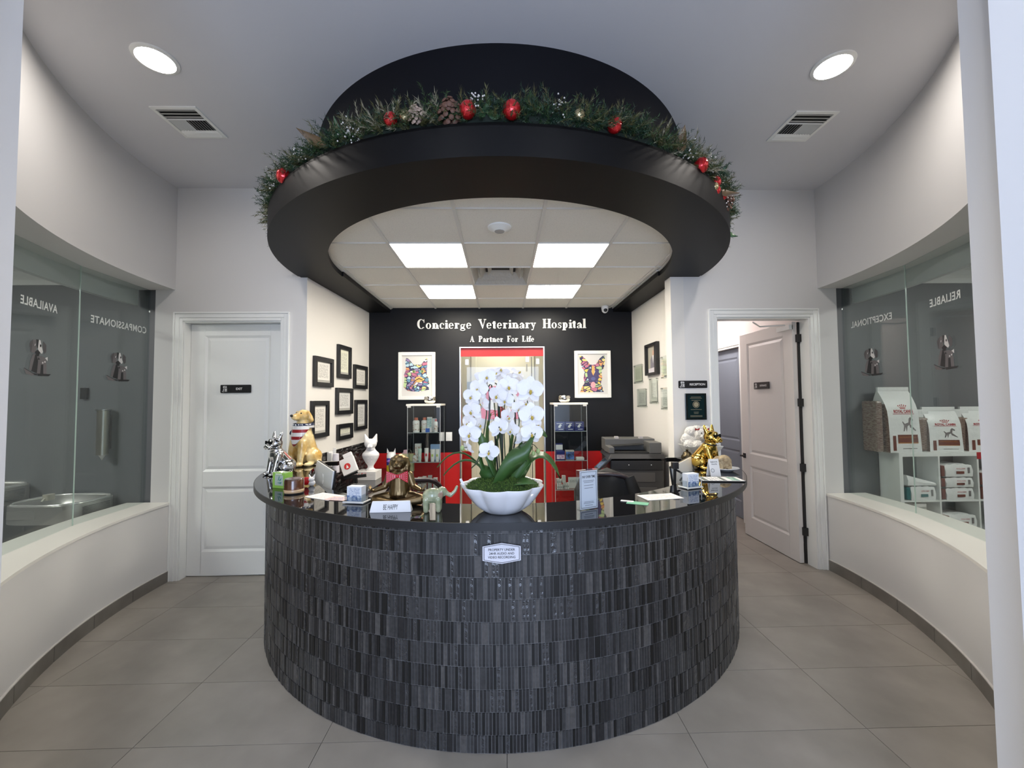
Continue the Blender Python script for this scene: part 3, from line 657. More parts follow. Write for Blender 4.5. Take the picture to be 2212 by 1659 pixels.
GL['n'] = (_st(.07,0,XH)+_st(.39,0,XH*.62,True,'')+_cr(.35,XH*.60,.195,XH*.42,.06,XH*.30,0,135), .66)
GL['c'] = (_cr(.26,XH/2,.24,XH/2+.015,.10,XH/2-.03,45,315)+_dot(.40,XH*.74,.065), .48)
GL['i'] = (_st(.07,0,XH)+_dot(.165,.80,.10), .33)
GL['e'] = (_cr(.26,XH/2,.24,XH/2+.015,.10,XH/2-.03,0,320)+_r(.06,XH/2-.01,.48,XH/2+.035), .54)
GL['r'] = (_st(.07,0,XH)+_dot(.40,XH*.85,.07)+_cr(.33,XH*.55,.12,XH*.42,.08,XH*.32,60,170), .50)
GL['g'] = (_cr(.24,.30,.20,.175,.085,.13)+_cr(.26,-.10,.25,.14,.17,.075)+_r(.06,.03,.42,.10)+_dot(.45,.44,.05)+_r(.30,.40,.46,.44)+_r(.06,.03,.13,.16), .54)
GL['V'] = (_q((.02,1),(.22,1),(.45,.22),(.38,0))+_q((.60,1),(.66,1),(.42,0),(.36,0))+_r(-.03,1-HH,.30,1)+_r(.50,1-HH,.74,1), .70)
GL['t'] = (_r(.08,.08,.08+TT,.76)+_r(0,XH-HH,.34,XH)+_cr(.22,.10,.14,.11,.06,.05,180,340)+_q((.0,XH-.02),(.10,XH-.02),(.16,.78),(.10,.74)), .40)
GL['a'] = (_r(.27,.05,.27+TT,XH*.72)+_cr(.25,XH*.66,.175,XH*.36,.04,XH*.26,0,165)+_dot(.11,XH*.72,.065)+_cr(.19,.13,.17,.145,.06,.10,60,330)+_q((.36,.10),(.36,0),(.50,0),(.50,.05)), .53)
GL['y'] = (_q((.02,XH),(.19,XH),(.32,.12),(.25,0))+_q((.40,XH),(.45,XH),(.24,-.18),(.18,-.16))+_dot(.13,-.15,.07)+_r(-.03,XH-HH,.24,XH)+_r(.32,XH-HH,.50,XH), .50)
GL['H'] = (_st(.07,0,1,True,'s')+_st(.53,0,1,True,'s')+_r(.1,.48,.6,.53), .80)
GL['s'] = (_cr(.20,XH*.74,.15,XH*.27,.06,XH*.16,40,270)+_cr(.20,XH*.26,.16,XH*.28,.06,XH*.16,-140,90)+_r(.32,XH*.66,.35,XH)+_r(.03,0,.06,XH*.33), .42)
GL['p'] = (_st(.07,-.22,XH)+_cr(.27,XH/2,.24,XH/2+.015,.10,XH/2-.04,-140,140), .58)
GL['l'] = (_st(.07,0,1.0), .32)
GL['A'] = (_q((.08,0),(.14,0),(.40,.98),(.34,.98))+_q((.46,0),(.66,0),(.42,1.0),(.33,1.0))+_r(.16,.30,.55,.35)+_r(0,0,.22,HH)+_r(.40,0,.74,HH), .76)
GL['P'] = (_st(.07,0,1,True,'s')+_cr(.30,.73,.30,.27,.13,.22,-90,90)+_r(.15,.955,.32,1)+_r(.15,.46,.32,.505), .64)
GL['F'] = (_st(.07,0,1,True,'s')+_r(.1,.955,.60,1)+_r(.565,.72,.60,1)+_r(.2,.48,.44,.53)+_r(.41,.38,.44,.62), .64)
GL['L'] = (_st(.07,0,1,True,'s')+_r(.1,0,.60,HH)+_r(.565,0,.60,.30), .66)
GL['f'] = (_st(.09,0,.82,True,'')+_cr(.26,.80,.17,.20,.06,.13,30,180)+_dot(.37,.88,.06)+_r(.0,XH-HH,.36,XH), .36)
SIGNW = mat('raised_letter_white', (.86,.85,.80), .35)
def sign(rows, label, base):
    s = thing('wall_lettering', label, 'sign', base)
    for txt, cx, zb, w, h in rows:
        adv = sum(GL[c][1]*1.07 if c != ' ' else .62 for c in txt); k = w/adv; x = -w/2
        for c in txt:
            if c == ' ': x += .62*k; continue
            m = MB()
            for i, p in enumerate(GL[c][0]):
                pts = [(q[0]*k, q[1]*h) for q in p]
                ar = sum(pts[a][0]*pts[(a+1)%len(pts)][1]-pts[(a+1)%len(pts)][0]*pts[a][1] for a in range(len(pts)))
                if ar < 0: pts = pts[::-1]
                m.prism(pts, .00002*i, .018+.00012*i, T((cx+x, 0, zb), (PI/2,0,0)))
            m.build('letter', SIGNW, s); x += GL[c][1]*1.07*k
    return s
sign([('Concierge Veterinary Hospital', .013, .0, 2.36, .132)], 'raised white serif lettering Concierge Veterinary Hospital on the black wall', (-.02, YB, 2.700))
sign([('A Partner For Life', 0, 0, .90, .083)], 'smaller raised white serif lettering A Partner For Life above the glass door', (-.005, YB, 2.513))

# ---------------------------------------------------------------- two colourful animal pictures (generic)
def patch_mat(name, scale, pal):
    m = mat(name, (1,1,1), .5); nt = m.node_tree; b = nt.nodes['Principled BSDF']; t = nt.nodes.new('ShaderNodeTexCoord')
    ns = nt.nodes.new('ShaderNodeTexNoise'); ns.inputs['Scale'].default_value = 14; vm = nt.nodes.new('ShaderNodeVectorMath'); vm.operation = 'MULTIPLY_ADD'; vm.inputs[1].default_value = (.06,.06,.06)
    nt.links.new(t.outputs['Object'], ns.inputs['Vector']); nt.links.new(ns.outputs['Color'], vm.inputs[0]); nt.links.new(t.outputs['Object'], vm.inputs[2])
    mp = nt.nodes.new('ShaderNodeMapping'); mp.inputs['Scale'].default_value = (1.0,1,1.6); mp.inputs['Rotation'].default_value = (0,.5,0); nt.links.new(vm.outputs[0], mp.inputs[0])
    v = nt.nodes.new('ShaderNodeTexVoronoi'); v.inputs['Scale'].default_value = scale; nt.links.new(mp.outputs[0], v.inputs['Vector'])
    sp_ = nt.nodes.new('ShaderNodeSeparateColor'); nt.links.new(v.outputs['Color'], sp_.inputs[0]); r = nt.nodes.new('ShaderNodeValToRGB'); r.color_ramp.interpolation = 'CONSTANT'
    for i, c in enumerate(pal):
        e = r.color_ramp.elements[i] if i < 2 else r.color_ramp.elements.new(i/len(pal)); e.position = i/len(pal); e.color = (*c, 1)
    nt.links.new(sp_.outputs[0], r.inputs[0])
    v2 = nt.nodes.new('ShaderNodeTexVoronoi'); v2.feature = 'DISTANCE_TO_EDGE'; v2.inputs['Scale'].default_value = scale; nt.links.new(mp.outputs[0], v2.inputs['Vector'])
    lt = nt.nodes.new('ShaderNodeMath'); lt.operation = 'LESS_THAN'; lt.inputs[1].default_value = .085; nt.links.new(v2.outputs[0], lt.inputs[0])
    mx = nt.nodes.new('ShaderNodeMix'); mx.data_type = 'RGBA'; mx.inputs[7].default_value = (.03,.03,.08,1); nt.links.new(lt.outputs[0], mx.inputs[0]); nt.links.new(r.outputs[0], mx.inputs[6]); nt.links.new(mx.outputs[2], b.inputs['Base Color'])
    return m
PAL = [(.72,.32,.12),(.78,.62,.2),(.13,.28,.40),(.72,.72,.70),(.50,.16,.24),(.45,.58,.28),(.30,.22,.38),(.45,.62,.68)]
def picture(name, label, x0, z0, w, h):
    p = thing(name, label, 'picture', (x0, YB, z0)); f = .045; F = mat('white_frame', (.80,.78,.74), .35)
    m = MB(); m.box(0,-.03,0,f,0,h); m.box(w-f,-.03,0,w,0,h); m.box(f,-.03,0,w-f,0,f); m.box(f,-.03,h-f,w-f,0,h); m.build('frame', F, p, bevel=.003)
    MB().box(f,-.016,f,w-f,-.002,h-f).build('backing_sheet', mat('art_paper', (.62,.60,.57), .6), p); return p
def flat(name, pts, m, parent, y, label=None): return MB().prism([(a,b) for a,b in pts], 0, .0012, T((0,y,0),(PI/2,0,0))).build(name, m, parent, label=label)
def circ(cx, cy, rx, ry=None, n=18): ry = ry or rx; return [(cx+rx*math.cos(2*PI*i/n), cy+ry*math.sin(2*PI*i/n)) for i in range(n)]
pc = picture('cat_picture', 'white-framed picture of a multicoloured cat head, left of the glass door', -1.441, 1.718, .508, .655)
k = .508/950
cat = [(215,410),(245,405),(300,450),(400,575),(600,580),(640,520),(740,405),(760,420),(755,600),(740,850),(790,920),(790,1000),(815,1050),(785,1120),(805,1230),(720,1240),(540,1275),(380,1270),(250,1250),(150,1160),(145,1090),(165,1000),(170,880),(155,840),(200,740),(210,660),(190,550),(205,430)]
cv = lambda L, k=k, H=.655, ox=15, oy=255: [((x-ox)*k, H-(y-oy)*k*1.0) for x, y in L]
flat('cat_head', cv(cat)[::-1], patch_mat('cat_patches', 17, PAL), pc, -.0165)
for x in (412, 625): flat('eye', cv(circ(x,755,44,36)), mat('art_green', (.35,.5,.15), .5), pc, -.018); flat('pupil', cv(circ(x,755,12,34)), INK, pc, -.0195)
flat('muzzle', cv(circ(545,960,105,75)), mat('art_orange', (.85,.42,.12), .5), pc, -.018); flat('nose', cv([(510,850),(590,850),(550,900)])[::-1], mat('art_pink', (.80,.38,.42), .5), pc, -.0195)
flat('mouth', cv([(440,985),(545,925),(650,975),(640,990),(548,950),(450,1000)])[::-1], INK, pc, -.0195)
pd = picture('dog_picture', 'white-framed picture of a multicoloured dog with its tongue out, right of the glass door', 1.0, 1.724, .508, .655)
k = .508/950; s_ = 1422/1659*14/12
dog = [(370,340),(440,335),(560,450),(640,560),(720,572),(800,550),(900,400),(980,335),(1035,335),(1030,500),(1000,660),(945,710),(940,800),(955,900),(915,1070),(960,1160),(990,1275),(375,1275),(420,1150),(495,1030),(465,920),(490,800),(480,700),(430,650),(380,450)]
dv = lambda L: [((x-235)*.508/945, .655-(y-205)*.655/1215) for x, y in L]
flat('dog_head', dv(dog)[::-1], patch_mat('dog_patches', 14, [PAL[1],PAL[5],PAL[0],PAL[4],PAL[7],(.75,.55,.1)]), pd, -.0165)
flat('mask', dv([(560,760),(600,680),(660,690),(690,790),(760,790),(790,680),(850,690),(875,780),(860,930),(800,1030),(640,1030),(580,930)])[::-1], mat('art_violet', (.07,.055,.14), .5), pd, -.018)
flat('nose', dv(circ(720,930,60,45)), mat('art_indigo', (.10,.11,.25), .5), pd, -.0195); flat('tongue', dv(circ(715,1090,62,80)), mat('art_tongue', (.78,.35,.38), .5), pd, -.0195)
flat('blaze', dv([(690,600),(750,600),(760,760),(720,850),(680,760)])[::-1], mat('art_orange', (.85,.42,.12), .5), pd, -.0195)

# ---------------------------------------------------------------- framed papers on the niche walls
PM = [printmat('print_a', (.72,.70,.66), (.25,.25,.25), 46, axis='Z'), printmat('print_b', (.70,.70,.58), (.3,.3,.28), 40), printmat('print_c', (.66,.66,.64), (.22,.22,.22), 56)]
def wx(y): return -1.932+(y-YW)*(.08/(YB-YW))
FR = [('portrait document frame, upper left of seven on the left niche wall',4.181,1.858,.413,.31,0),('tall document frame, topmost of seven on the left niche wall',4.71,1.976,.355,.382,1),('document frame beside the black wall, upper of the two there',5.16,1.865,.43,.30,0),
      ('document frame in the centre of the group on the left niche wall',4.68,1.551,.44,.306,2),('tall document frame, directly right of the retriever statue head',4.136,1.33,.364,.378,0),('document frame beside the black wall, lower of the two there',5.205,1.333,.378,.385,2),('small landscape document frame just above the tiled splashback',4.715,1.256,.41,.18,1)]
for nm, y, z, w, h, pm in FR:
    ang = PI/2-math.atan2(.08, YB-YW); f = thing('document_frame', 'black '+nm, 'picture frame', (wx(y)+.001, y, z), ang, 'framed documents on the left niche wall')
    b = .05; m = MB(); m.box(0,-.03,0,b,0,h); m.box(w-b,-.03,0,w,0,h); m.box(b,-.03,0,w-b,0,b*.9); m.box(b,-.03,h-b*.9,w-b,0,h); m.build('frame', BLK, f, bevel=.002)
    MB().box(b,-.008,b*.9,w-b,-.002,h-b*.9).build('mount', mat('mount_grey', (.42,.41,.38), .6), f); MB().box(b+.015,-.011,b+.02,w-b-.015,-.008,h-b-.004).build('document', PM[pm], f)
GC = [('clear acrylic certificate, upper one beside the black wall, left of the black photo frame',5.592,1.908,.34,.25,1),('clear acrylic certificate, upper one cut off by the pillar',4.62,1.928,.20,.25,1),('clear acrylic certificate, lower one nearest the black wall, with dark border',5.465,1.59,.34,.245,2),
      ('tall clear acrylic letter directly below the black photo frame',5.005,1.64,.26,.31,0),('clear acrylic certificate, lower one cut off by the pillar',4.64,1.576,.24,.25,2)]
AC = glass('acrylic', (.95,.975,.96), 1.0)
for nm, y, z, w, h, pm in GC:
    f = thing('acrylic_certificate', nm, 'certificate', (1.82, y, z), -PI/2, 'acrylic certificates on the right niche wall')
    MB().box(0,-.022,0,w,-.014,h).build('acrylic_plate', AC, f); MB().box(.03,-.013,.03,w-.03,-.011,h-.03).build('document', PM[pm], f)
    m = MB(); m.cbox((w/2,-.0112,h-.033),(w-.03,.0006,.006)); m.cbox((w/2,-.0112,.033),(w-.03,.0006,.006)); m.build('border_line', mat('border_green', (.10,.2,.13), .5), f)
    for a in (.012, w-.012):
        for c in (.012, h-.012): MB().lathe([(.006,0),(.006,.026),(0,.026)], 8, T((a,0,c),(PI/2,0,0))).build('standoff', STEEL, f)
f = thing('photo_frame', 'black frame holding a portrait of a person in a grey suit, right niche wall', 'picture frame', (1.82, 5.094, 1.99), -PI/2)
w, h, b = .396, .38, .045; m = MB(); m.box(0,-.04,0,b,0,h); m.box(w-b*1.6,-.04,0,w,0,h); m.box(b,-.04,0,w-b,0,b*.6); m.box(b,-.04,h-b*.6,w-b,0,h); m.build('frame', BLK, f, bevel=.002)
MB().box(b,-.008,.02,w-b,-.002,h-.02).build('photograph', mat('photo_ground', (.38,.36,.30), .4), f)
flat('suit', [(.12,.03),(.32,.03),(.31,.2),(.25,.235),(.18,.235),(.13,.19)], mat('photo_suit', (.20,.19,.23), .5), f, -.0085); flat('face', circ(.215,.265,.028,.036), mat('photo_skin', (.55,.35,.26), .5), f, -.0085)
flat('shirt', [(.195,.235),(.235,.235),(.215,.14)][::-1], PAPER, f, -.0098); flat('counter_edge', [(.06,.03),(.30,.03),(.30,.09),(.06,.08)], mat('photo_pale', (.60,.57,.62), .5), f, -.0105)
# signs by the right-hand door
rs = thing('reception_sign', 'long black RECEPTION sign with a small dog emblem beside the open door', 'sign', (1.90, YW, 1.842))
MB().rbox(-.145,-.037,0,.145,.037,.006,.008,T(rot=(PI/2,0,0))).build('sign_plate', BLK, rs); text('lettering', 'RECEPTION', PAPER, rs, (.045,-.0068,0), width=.155, height=.022, bold=.02)
pl = thing('award_plaque', 'dark green award plaque with gold seal below the RECEPTION sign', 'plaque', (1.922, YW, 1.62))
MB().box(-.107,-.014,-.132,.107,0,.132).build('board', mat('plaque_black', (.008,.012,.012), .12, coat=.8), pl, bevel=.003); MB().box(-.082,-.0155,-.112,.082,-.014,.112).build('engraved_plate', mat('plaque_green', (.015,.04,.045), .12, .5), pl)
m = MB(); m.lathe([(.030,0),(.034,0)], 28, T((0,-.0158,.02),(PI/2,0,0)), cap=False); m.lathe([(0,0),(.024,0)], 28, T((0,-.0158,.02),(PI/2,0,0)), cap=False); m.build('seal', mat('plaque_gold', (.55,.48,.33), .35, .6), pl)
for z, ww in ((.095,.10),(.083,.12),(.062,.09),(-.03,.11),(-.055,.05),(-.068,.045),(-.09,.12),(-.10,.12)): MB().cbox((0,-.0158,z),(ww,.0004,.003)).build('engraved_line', MATS['plaque_gold'], pl)
# little notices in the hall
nn_ = thing('hall_notice', 'small red, white and black notice on the hall wall beyond the door', 'notice', (3.298, 5.42, 1.83), -PI/2)
for k, c in enumerate(((.5,.02,.02),(.75,.72,.7),(.05,.05,.05),(.7,.68,.66),(.05,.05,.05))): MB().box(-.05,-.003,.07-.035*k,.05,0,.10-.035*k).build('notice_band', mat('notice_c%d' % k, c, .5), nn_)

# ---------------------------------------------------------------- dog emblems
EM = {'dk': mat('emblem_black', (.01,.01,.012), .5), 'g1': mat('emblem_grey', (.13,.12,.125), .5), 'g2': mat('emblem_mid_grey', (.075,.07,.075), .5), 'w': mat('emblem_white', (.62,.62,.62), .5)}
def emblem(parent, M4, mirror=True, small=False):
    """sitting hound with a cat at its chest, flat facets, unit height, in XZ"""
    s = -1 if mirror else 1
    S = [('g2',[(.30,.80),(.22,.62),(.17,.84),(.22,.93),(.33,.98)]),('g2',[(.66,.98),(.78,.88),(.78,.68),(.70,.62),(.64,.82)]),('g1',[(.24,.62),(.30,.98),(.40,.98),(.42,.72),(.36,.62)]),
         ('dk',[(.40,1.0),(.52,1.0),(.50,.84),(.46,.75),(.42,.84)]),('w',[(.50,1.0),(.55,.99),(.66,.68),(.62,.62),(.54,.66),(.47,.74),(.48,.90)]),('dk',[(.36,.65),(.46,.72),(.56,.66),(.52,.58),(.40,.58)]),
         ('g1',[(.30,.58),(.40,.60),(.30,.12),(.18,.16),(.22,.40)]),('dk',[(.38,.58),(.52,.58),(.46,.08),(.26,.12)]),('g1',[(.50,.50),(.66,.52),(.62,.04),(.46,.06)]),('dk',[(.60,.34),(.68,.36),(.70,.06),(.58,.06)]),('g1',[(.68,.40),(.80,.36),(.82,.06),(.70,.05)]),
         ('g1',[(.44,.54),(.62,.56),(.80,.50),(.78,.38),(.64,.32),(.50,.38)]),('dk',[(.50,.52),(.56,.46),(.46,.44)]),('w',[(.74,.52),(.84,.56),(.84,.44)]),('w',circ(.66,.38,.025)),('w',circ(.74,.41,.025)),
         ('dk',[(.0,.20),(.30,.08),(.46,.06),(.46,.02),(.10,.04)]),('g1',[(.0,.18),(.36,.04),(.30,.0),(.08,.04)]),('dk',[(.46,.07),(.98,.08),(.90,.02),(.50,.0)]),('dk',circ(.36,.83,.035,.045)),('dk',circ(.56,.84,.025,.04)),('w',[(.335,.82),(.345,.87),(.375,.87),(.36,.79)])]
    mats = [EM[k] for k in ('dk','g1','g2','w')]; idx = {'dk':0,'g1':1,'g2':2,'w':3}; m = MB()
    for i, (c, pts) in enumerate(S):
        m.mi = 3 if small else idx[c]
        if small and c in ('dk',): continue
        vs = [(s*(x-.49), -.0003*(i+1), z-.5) for x, z in pts]; m.add(vs, [tuple(range(len(pts)))], M4)
    return m.build('dog_emblem', mats, parent, smooth=None)
for s, ph2, wd, ax, zc, wdt, hgt, lg, nm in ((-1,(-1.8,11.6),'COMPASSIONATE',.42,2.399,.585,.064,.43,'left'),(-1,(11.6,25),'AVAILABLE',.43,2.397,.345,.060,.43,'left'),(1,(-1.8,11.6),'EXCEPTIONAL',.435,2.407,.465,.062,.428,'right'),(1,(11.6,25),'RELIABLE',.45,2.413,.312,.060,.434,'right')):
    A = Vector((*P2(ph2[0],3.45,s),0)); B = Vector((*P2(ph2[1],3.45,s),0)); d = (B-A).normalized(); inw = Vector((-d.y,d.x,0)); inw = inw if inw.dot(Vector((0,CY,0))-A) > 0 else -inw
    # local frame: X to the viewer's right, facing inwards
    X = Vector((0,0,1)).cross(-inw)*-1; X = inw.cross(Vector((0,0,1)))*-1; X = Vector((0,0,1)).cross(inw)
    if X.cross(Vector((0,0,1))).dot(-inw) < 0: pass
    Rm = Matrix((X, -inw, Vector((0,0,1)))).transposed().to_4x4()
    pos = A+d*ax+inw*.0062; M4 = Matrix.Translation(Vector((pos.x,pos.y,zc))) @ Rm
    g = thing('window_decal', 'mirror-read white word %s with a dog emblem on the %s window glass' % (wd, nm), 'decal', (0,0,0))
    vs, fs = textm(wd, wdt, hgt, mirror=True, bold=.02, spacing=1.08); m = MB(); m.add(vs, fs, M4); m.build('lettering', mat('decal_white', (.66,.70,.68), .5), g)
    p2 = A+d*lg+inw*.0062; emblem(g, Matrix.Translation(Vector((p2.x,p2.y,2.022))) @ Rm @ Matrix.Scale(.255,4), False)
for par, x in ((bpy.data.objects['door_sign'],-.105),(bpy.data.objects['door_sign.001'],-.10),(rs,-.105)): emblem(par, T((x,-.0066,0),sc=(.062,.062,.062)), False, True)
# ================================================================ THINGS ON THE COUNTER (top at z = 1.12)
TZ = TOPZ
def shades(parent, c, s, rot=(0,0,0)):
    m = MB(); M4 = T(c, rot, (s,s,s))
    for x in (-.085,.085): m.rbox(-.075,-.055,-.012,.075,.055,.012,.035, M4 @ T((x,0,0),(PI/2,0,0)))
    m.box(-.03,-.01,.015,.03,.01,.035, M4)
    for x in (-1,1): m.box(x*.155-.008,0,.01,x*.155+.008,.2,.035, M4)
    return m.build('sunglasses', mat('dark_lens', (.006,.006,.007), .12), parent, smooth=40)
def frenchie(name, label, loc, rz, h, m, ml):
    t = thing(name, label, 'statue', loc, rz); s = h/1.06; S = lambda *p: tuple(q*s for q in p)
    it = [('e',S(0,.17,.2),S(.22,.23,.2)),('c',S(0,.14,.27),.19*s,S(0,-.06,.50),.175*s),('e',S(0,-.1,.47),S(.18,.13,.15)),('c',S(0,-.06,.5),.15*s,S(0,-.1,.68),.12*s),
          ('e',S(0,-.12,.77),S(.195,.17,.15)),('e',S(0,-.26,.715),S(.12,.09,.075)),('e',S(.07,-.30,.69),S(.065,.05,.06)),('e',S(-.07,-.30,.69),S(.065,.05,.06)),('e',S(0,-.33,.745),S(.035,.025,.025)),
          ('e',S(0,-.2,.86),S(.12,.06,.04))]
    for x in (-1,1):
        it += [('c',S(x*.12,-.08,.86),.06*s,S(x*.165,-.05,1.0),.035*s),('e',S(x*.17,-.05,1.0),S(.045,.022,.075)),('c',S(x*.13,-.12,.45),.075*s,S(x*.13,-.2,.08),.05*s),('e',S(x*.13,-.25,.035),S(.06,.09,.038)),
               ('e',S(x*.2,.1,.17),S(.1,.18,.15)),('e',S(x*.24,-.08,.04),S(.055,.12,.042)),('c',S(x*.15,-.10,.50),.075*s,S(x*.14,-.13,.36),.07*s)]
    b = blob('body', it, m, t, voxel=.0075*s/.3*.55+.0022, smooth=2)
    shades(t, S(0,-.285,.80), .78*s); 
    mb = MB(); mb.tube([S(.135*math.cos(a*PI/10),-.09+.125*math.sin(a*PI/10),.60+.03*math.sin(a*PI/10)) for a in range(21)], .018*s, 6, cap=False); mb.build('collar', ml, t, smooth=60)
    return t
frenchie('bulldog_statue', 'silver chrome French bulldog statue with black sunglasses on the left of the counter', (-1.80,3.36,TZ), -.60, .345, CHROME, CHROME)
frenchie('bulldog_statue', 'gold chrome French bulldog statue with black sunglasses on the right of the counter', (1.685,3.38,TZ), .60, .365, GOLD, MBLK)
# golden retriever
GD = mixcol('golden_glaze', (.60,.36,.09), (.80,.66,.36), 9, .18, coat=.6, contrast=(.35,.65), bump=.25)
t = thing('retriever_statue', 'glazed golden retriever statue with stars and stripes bandana at the left wall', 'statue', (-1.84,3.84,TZ), -.35)
s = .515; S = lambda *p: tuple(q*s for q in p)
it = [('e',S(0,.1,.17),S(.2,.22,.18)),('c',S(0,.08,.2),.19*s,S(0,-.02,.5),.17*s),('e',S(0,-.06,.46),S(.175,.15,.2)),('c',S(0,-.02,.58),.15*s,S(0,0,.78),.115*s),('e',S(0,-.01,.87),S(.125,.13,.12)),
      ('c',S(0,-.08,.87),.08*s,S(-.02,-.2,.865),.052*s),('e',S(0,-.17,.83),S(.05,.07,.03))]
for x in (-1,1): it += [('c',S(x*.12,-.02,.93),.035*s,S(x*.145,.02,.80),.045*s),('c',S(x*.10,-.12,.42),.075*s,S(x*.11,-.19,.06),.05*s),('e',S(x*.11,-.22,.035),S(.06,.085,.04)),('e',S(x*.18,.06,.15),S(.09,.17,.14)),('e',S(x*.22,-.1,.035),S(.055,.11,.04))]
it += [('c',S(.15,.2,.06),.05*s,S(.3,.05,.05),.03*s)]
blob('body', it, GD, t, voxel=.0075, smooth=2, noise=(.035,.010))
MB().ell(S(-.022,-.25,.885),S(.03,.022,.024)).build('nose', BLK, t, smooth=60)
for x in (-.055,.055): MB().ell(S(x,-.118,.925),S(.014,.012,.014)).build('eye', BLK, t, smooth=60)
m = MB(); n = 40; BM = [mat('bandana_blue', (.012,.02,.06), .2, coat=.5), mat('bandana_white', (.75,.74,.73), .2, coat=.5), mat('bandana_red', (.30,.02,.025), .2, coat=.5)]
rows = [(0,.745,.70,0),(1,.70,.64,1),(2,.64,.585,2),(3,.585,.52,1),(4,.52,.465,2),(5,.465,.39,1),(6,.39,.35,2)]
for k, za, zb, mi in rows:
    m.mi = mi
    for i in range(n):
        a0 = -PI+2*PI*i/n; a1 = -PI+2*PI*(i+1)/n; f = lambda a: max(0, math.cos(a))     # a = 0 faces front
        q = []
        for a, zz in ((a0,za),(a1,za),(a1,zb),(a0,zb)):
            low = .66-.33*max(0, 1-abs(a)/1.35); z = max(zz, low); z = min(z, .75)
            r = (.155+.16*(.745-z)) if z > .55 else .186+.04*(.55-z); q.append((r*s*math.sin(a), (-r*math.cos(a)*1.04-.01)*s, z*s))
        if q[0][2]-q[3][2] < 1e-4 and q[1][2]-q[2][2] < 1e-4: continue
        m.add(q, [(0,1,2,3)])
bn = m.build('bandana', BM, t, smooth=50); sd = bn.modifiers.new('s','SOLIDIFY'); sd.thickness = .005; sd.offset = 1
m = MB()
for i in range(9): a = -1.4+.35*i; r = .166; m.ell((r*s*math.sin(a), (-r*math.cos(a)*1.04-.012)*s, .723*s), (.0075,.0045,.006), None, 8, 5)
m.build('star_spots', PAPER, t, smooth=60)
m = MB(); m.ell(S(-.2,-.02,.64),S(.03,.03,.07),(0,.5,0)); m.ell(S(-.23,-.05,.58),S(.035,.02,.06),(0,.8,0)); m.build('bandana_knot', BM[0], t, smooth=60)
# green soap box, lidded wooden jar
t = thing('green_box', 'small translucent green carton with a leaf mark before the silver bulldog', 'box', (-1.50,2.84,TZ), -.40)
MB().box(-.058,-.03,0,.058,.03,.105).build('carton', mat('translucent_green', (.30,.55,.10), .15, coat=.8), t, bevel=.002)
MB().box(-.034,-.0312,.02,.040,-.030,.088).build('window_label', mat('label_grey_green', (.42,.50,.44), .3), t)
m = MB(); m.prism([(-.018,-.02),(.02,-.028),(.026,-.012),(.0,-.018)],0,.0006,T((.003,-.0315,.058),(PI/2,0,0))); m.prism([(-.01,-.008),(.0,.022),(.008,.026),(.002,.0)],0,.0006,T((.003,-.0315,.058),(PI/2,0,0))); m.prism([(.0,-.010),(.018,-.004),(.024,.014),(.006,.0)],0,.0006,T((.003,-.0315,.058),(PI/2,0,0))); m.build('leaf_mark', mat('mark_teal', (.08,.25,.2), .4), t)
MB().box(-.03,-.0312,.092,.03,-.030,.098).build('label_line', PAPER, t)
t = thing('wooden_jar', 'round glossy brown wooden jar with cream and black bands on the left of the counter', 'jar', (-1.335,2.665,TZ))
WD = mixcol('burnt_wood', (.05,.018,.008), (.17,.06,.025), 14, .12, coat=.9)
MB().lathe([(.0,0),(.056,0),(.058,.008)],32).build('foot', BLK, t, smooth=40); MB().lathe([(.058,.008),(.0595,.010),(.0595,.026),(.058,.028)],32,cap=False).build('cream_band', mat('cream_band', (.62,.42,.24), .2, coat=.6), t, smooth=40)
MB().lathe([(.058,.028),(.058,.082),(.055,.09)],32,cap=False).build('body', WD, t, smooth=40); MB().lathe([(.055,.09),(.052,.094),(0,.095)],32).build('lid', mat('jar_lid', (.07,.05,.04), .15, coat=.6), t, smooth=40)
# small china cats with a red heart peeping over the inner edge
t = thing('cat_figurine', 'tiny white cat figurine with a red heart beside the left monitor', 'figurine', (-1.325,2.885,TZ)); 
blob('body', [('e',(0,0,.02),(.024,.02,.022)),('e',(0,-.005,.045),(.02,.018,.017)),('c',(.010,0,.052),.010,(.02,0,.078),.003),('c',(-.010,0,.052),.010,(-.018,0,.078),.003)], mat('white_china', (.8,.78,.76), .12, coat=.6), t, voxel=.0025)
MB().ell((-.032,-.01,.035),(.026,.011,.028),(0,.5,0)).build('heart_lobe', mat('heart_red', (.55,.01,.015), .15), t, smooth=60)
t = thing('cat_figurine', 'white cat figurine with pink ears to the right of the left monitor', 'figurine', (-1.345,3.17,.75)); 
blob('body', [('e',(0,0,.06),(.045,.035,.06)),('c',(0,0,.12),.035,(0,0,.30),.026),('e',(0,-.005,.335),(.032,.028,.04)),('c',(.018,0,.36),.014,(.03,0,.42),.005),('c',(-.018,0,.36),.012,(-.03,0,.40),.005)], MATS['white_china'], t, voxel=.004)
MB().box(-.004,-.034,.2,.012,-.028,.31).build('red_ribbon', MATS['heart_red'], t)
